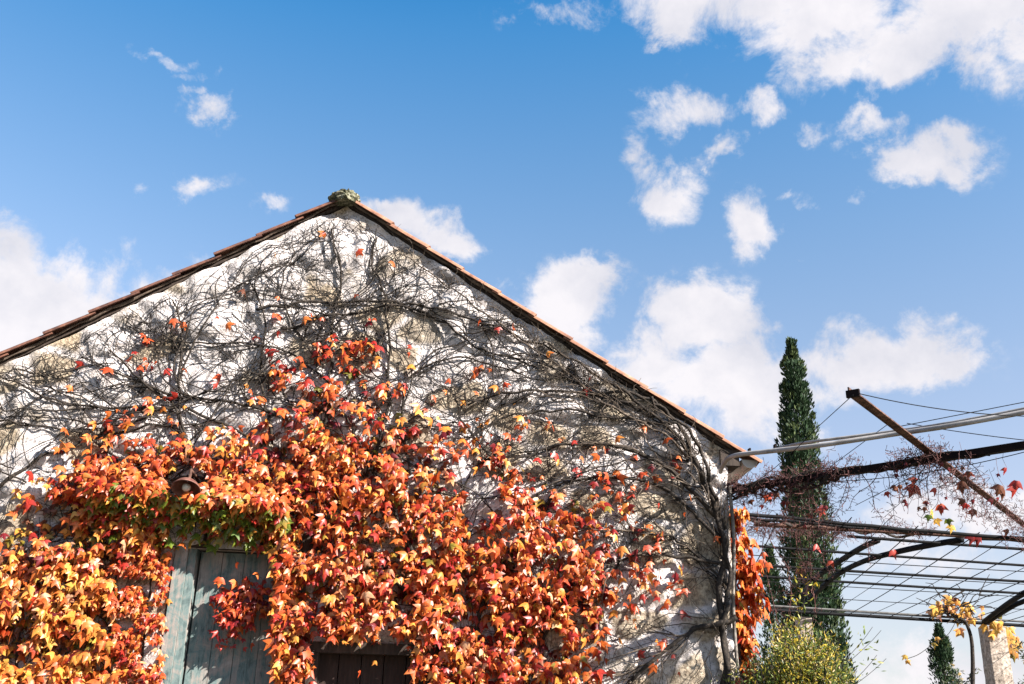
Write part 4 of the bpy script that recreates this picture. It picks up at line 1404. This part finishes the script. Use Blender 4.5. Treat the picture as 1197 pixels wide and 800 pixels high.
m2 = nd(nt, 'ShaderNodeMath', operation='ADD'); nt.links.new(acc, m2.inputs[0]); nt.links.new(m1.outputs[0], m2.inputs[1])
# no cloud where no blob is
gate = nd(nt, 'ShaderNodeMapRange'); gate.inputs[1].default_value = .02; gate.inputs[2].default_value = .30; nt.links.new(acc, gate.inputs[0])
dens_n = nd(nt, 'ShaderNodeMapRange', interpolation_type='SMOOTHSTEP'); dens_n.inputs[1].default_value = .20; dens_n.inputs[2].default_value = .82; nt.links.new(m2.outputs[0], dens_n.inputs[0])
den = nd(nt, 'ShaderNodeMath', operation='MULTIPLY'); nt.links.new(gate.outputs[0], den.inputs[0]); nt.links.new(dens_n.outputs[0], den.inputs[1])
den2 = nd(nt, 'ShaderNodeMath', operation='MULTIPLY'); den2.inputs[1].default_value = .96; nt.links.new(den.outputs[0], den2.inputs[0])
cs = noise(nt, dirv, 7, 6, .6)
cr = ramp(nt, cs.outputs[0], [(.36, (3.55, 3.55, 3.9)), (.58, (4.7, 4.52, 4.66))])
hs = nd(nt, 'ShaderNodeHueSaturation'); vm_ = nd(nt, 'ShaderNodeMapRange'); vm_.inputs[1].default_value = .10; vm_.inputs[2].default_value = .62; vm_.inputs[3].default_value = .76; vm_.inputs[4].default_value = 1.33; nt.links.new(vm_.outputs[0], hs.inputs['Value'])
nt.links.new(sky.outputs[0], hs.inputs['Color'])
sz_ = nd(nt, 'ShaderNodeSeparateXYZ'); nt.links.new(dirv, sz_.inputs[0])
sm_ = nd(nt, 'ShaderNodeMapRange'); sm_.inputs[1].default_value = .05; sm_.inputs[2].default_value = .66; sm_.inputs[3].default_value = .40; sm_.inputs[4].default_value = 1.37
nt.links.new(sz_.outputs[2], sm_.inputs[0]); nt.links.new(sz_.outputs[2], vm_.inputs[0]); nt.links.new(sm_.outputs[0], hs.inputs['Saturation'])
tf_ = nd(nt, 'ShaderNodeMapRange'); tf_.inputs[1].default_value = .25; tf_.inputs[2].default_value = .62; nt.links.new(sz_.outputs[2], tf_.inputs[0])
tintn = mixc(nt, tf_.outputs[0], mixc(nt, 1.0, hs.outputs[0], (1.0, .985, 1.03), 'MULTIPLY'), mixc(nt, 1.0, hs.outputs[0], (1.0, 1.10, .99), 'MULTIPLY'))
fin = mixc(nt, den2.outputs[0], tintn, cr.outputs[0])
nt.links.new(fin, bg.inputs[0]); nt.links.new(bg.outputs[0], wo.inputs[0])
wld.cycles.sampling_method = 'MANUAL'; wld.cycles.sample_map_resolution = 512

# ------------------------------------------------------------------ view
scene.view_settings.view_transform = 'Standard'; scene.view_settings.look = 'None'
scene.view_settings.exposure = 1.95; scene.view_settings.gamma = 1.0
scene.cycles.max_bounces = 6; scene.cycles.diffuse_bounces = 3; scene.cycles.transmission_bounces = 4; scene.cycles.transparent_max_bounces = 4
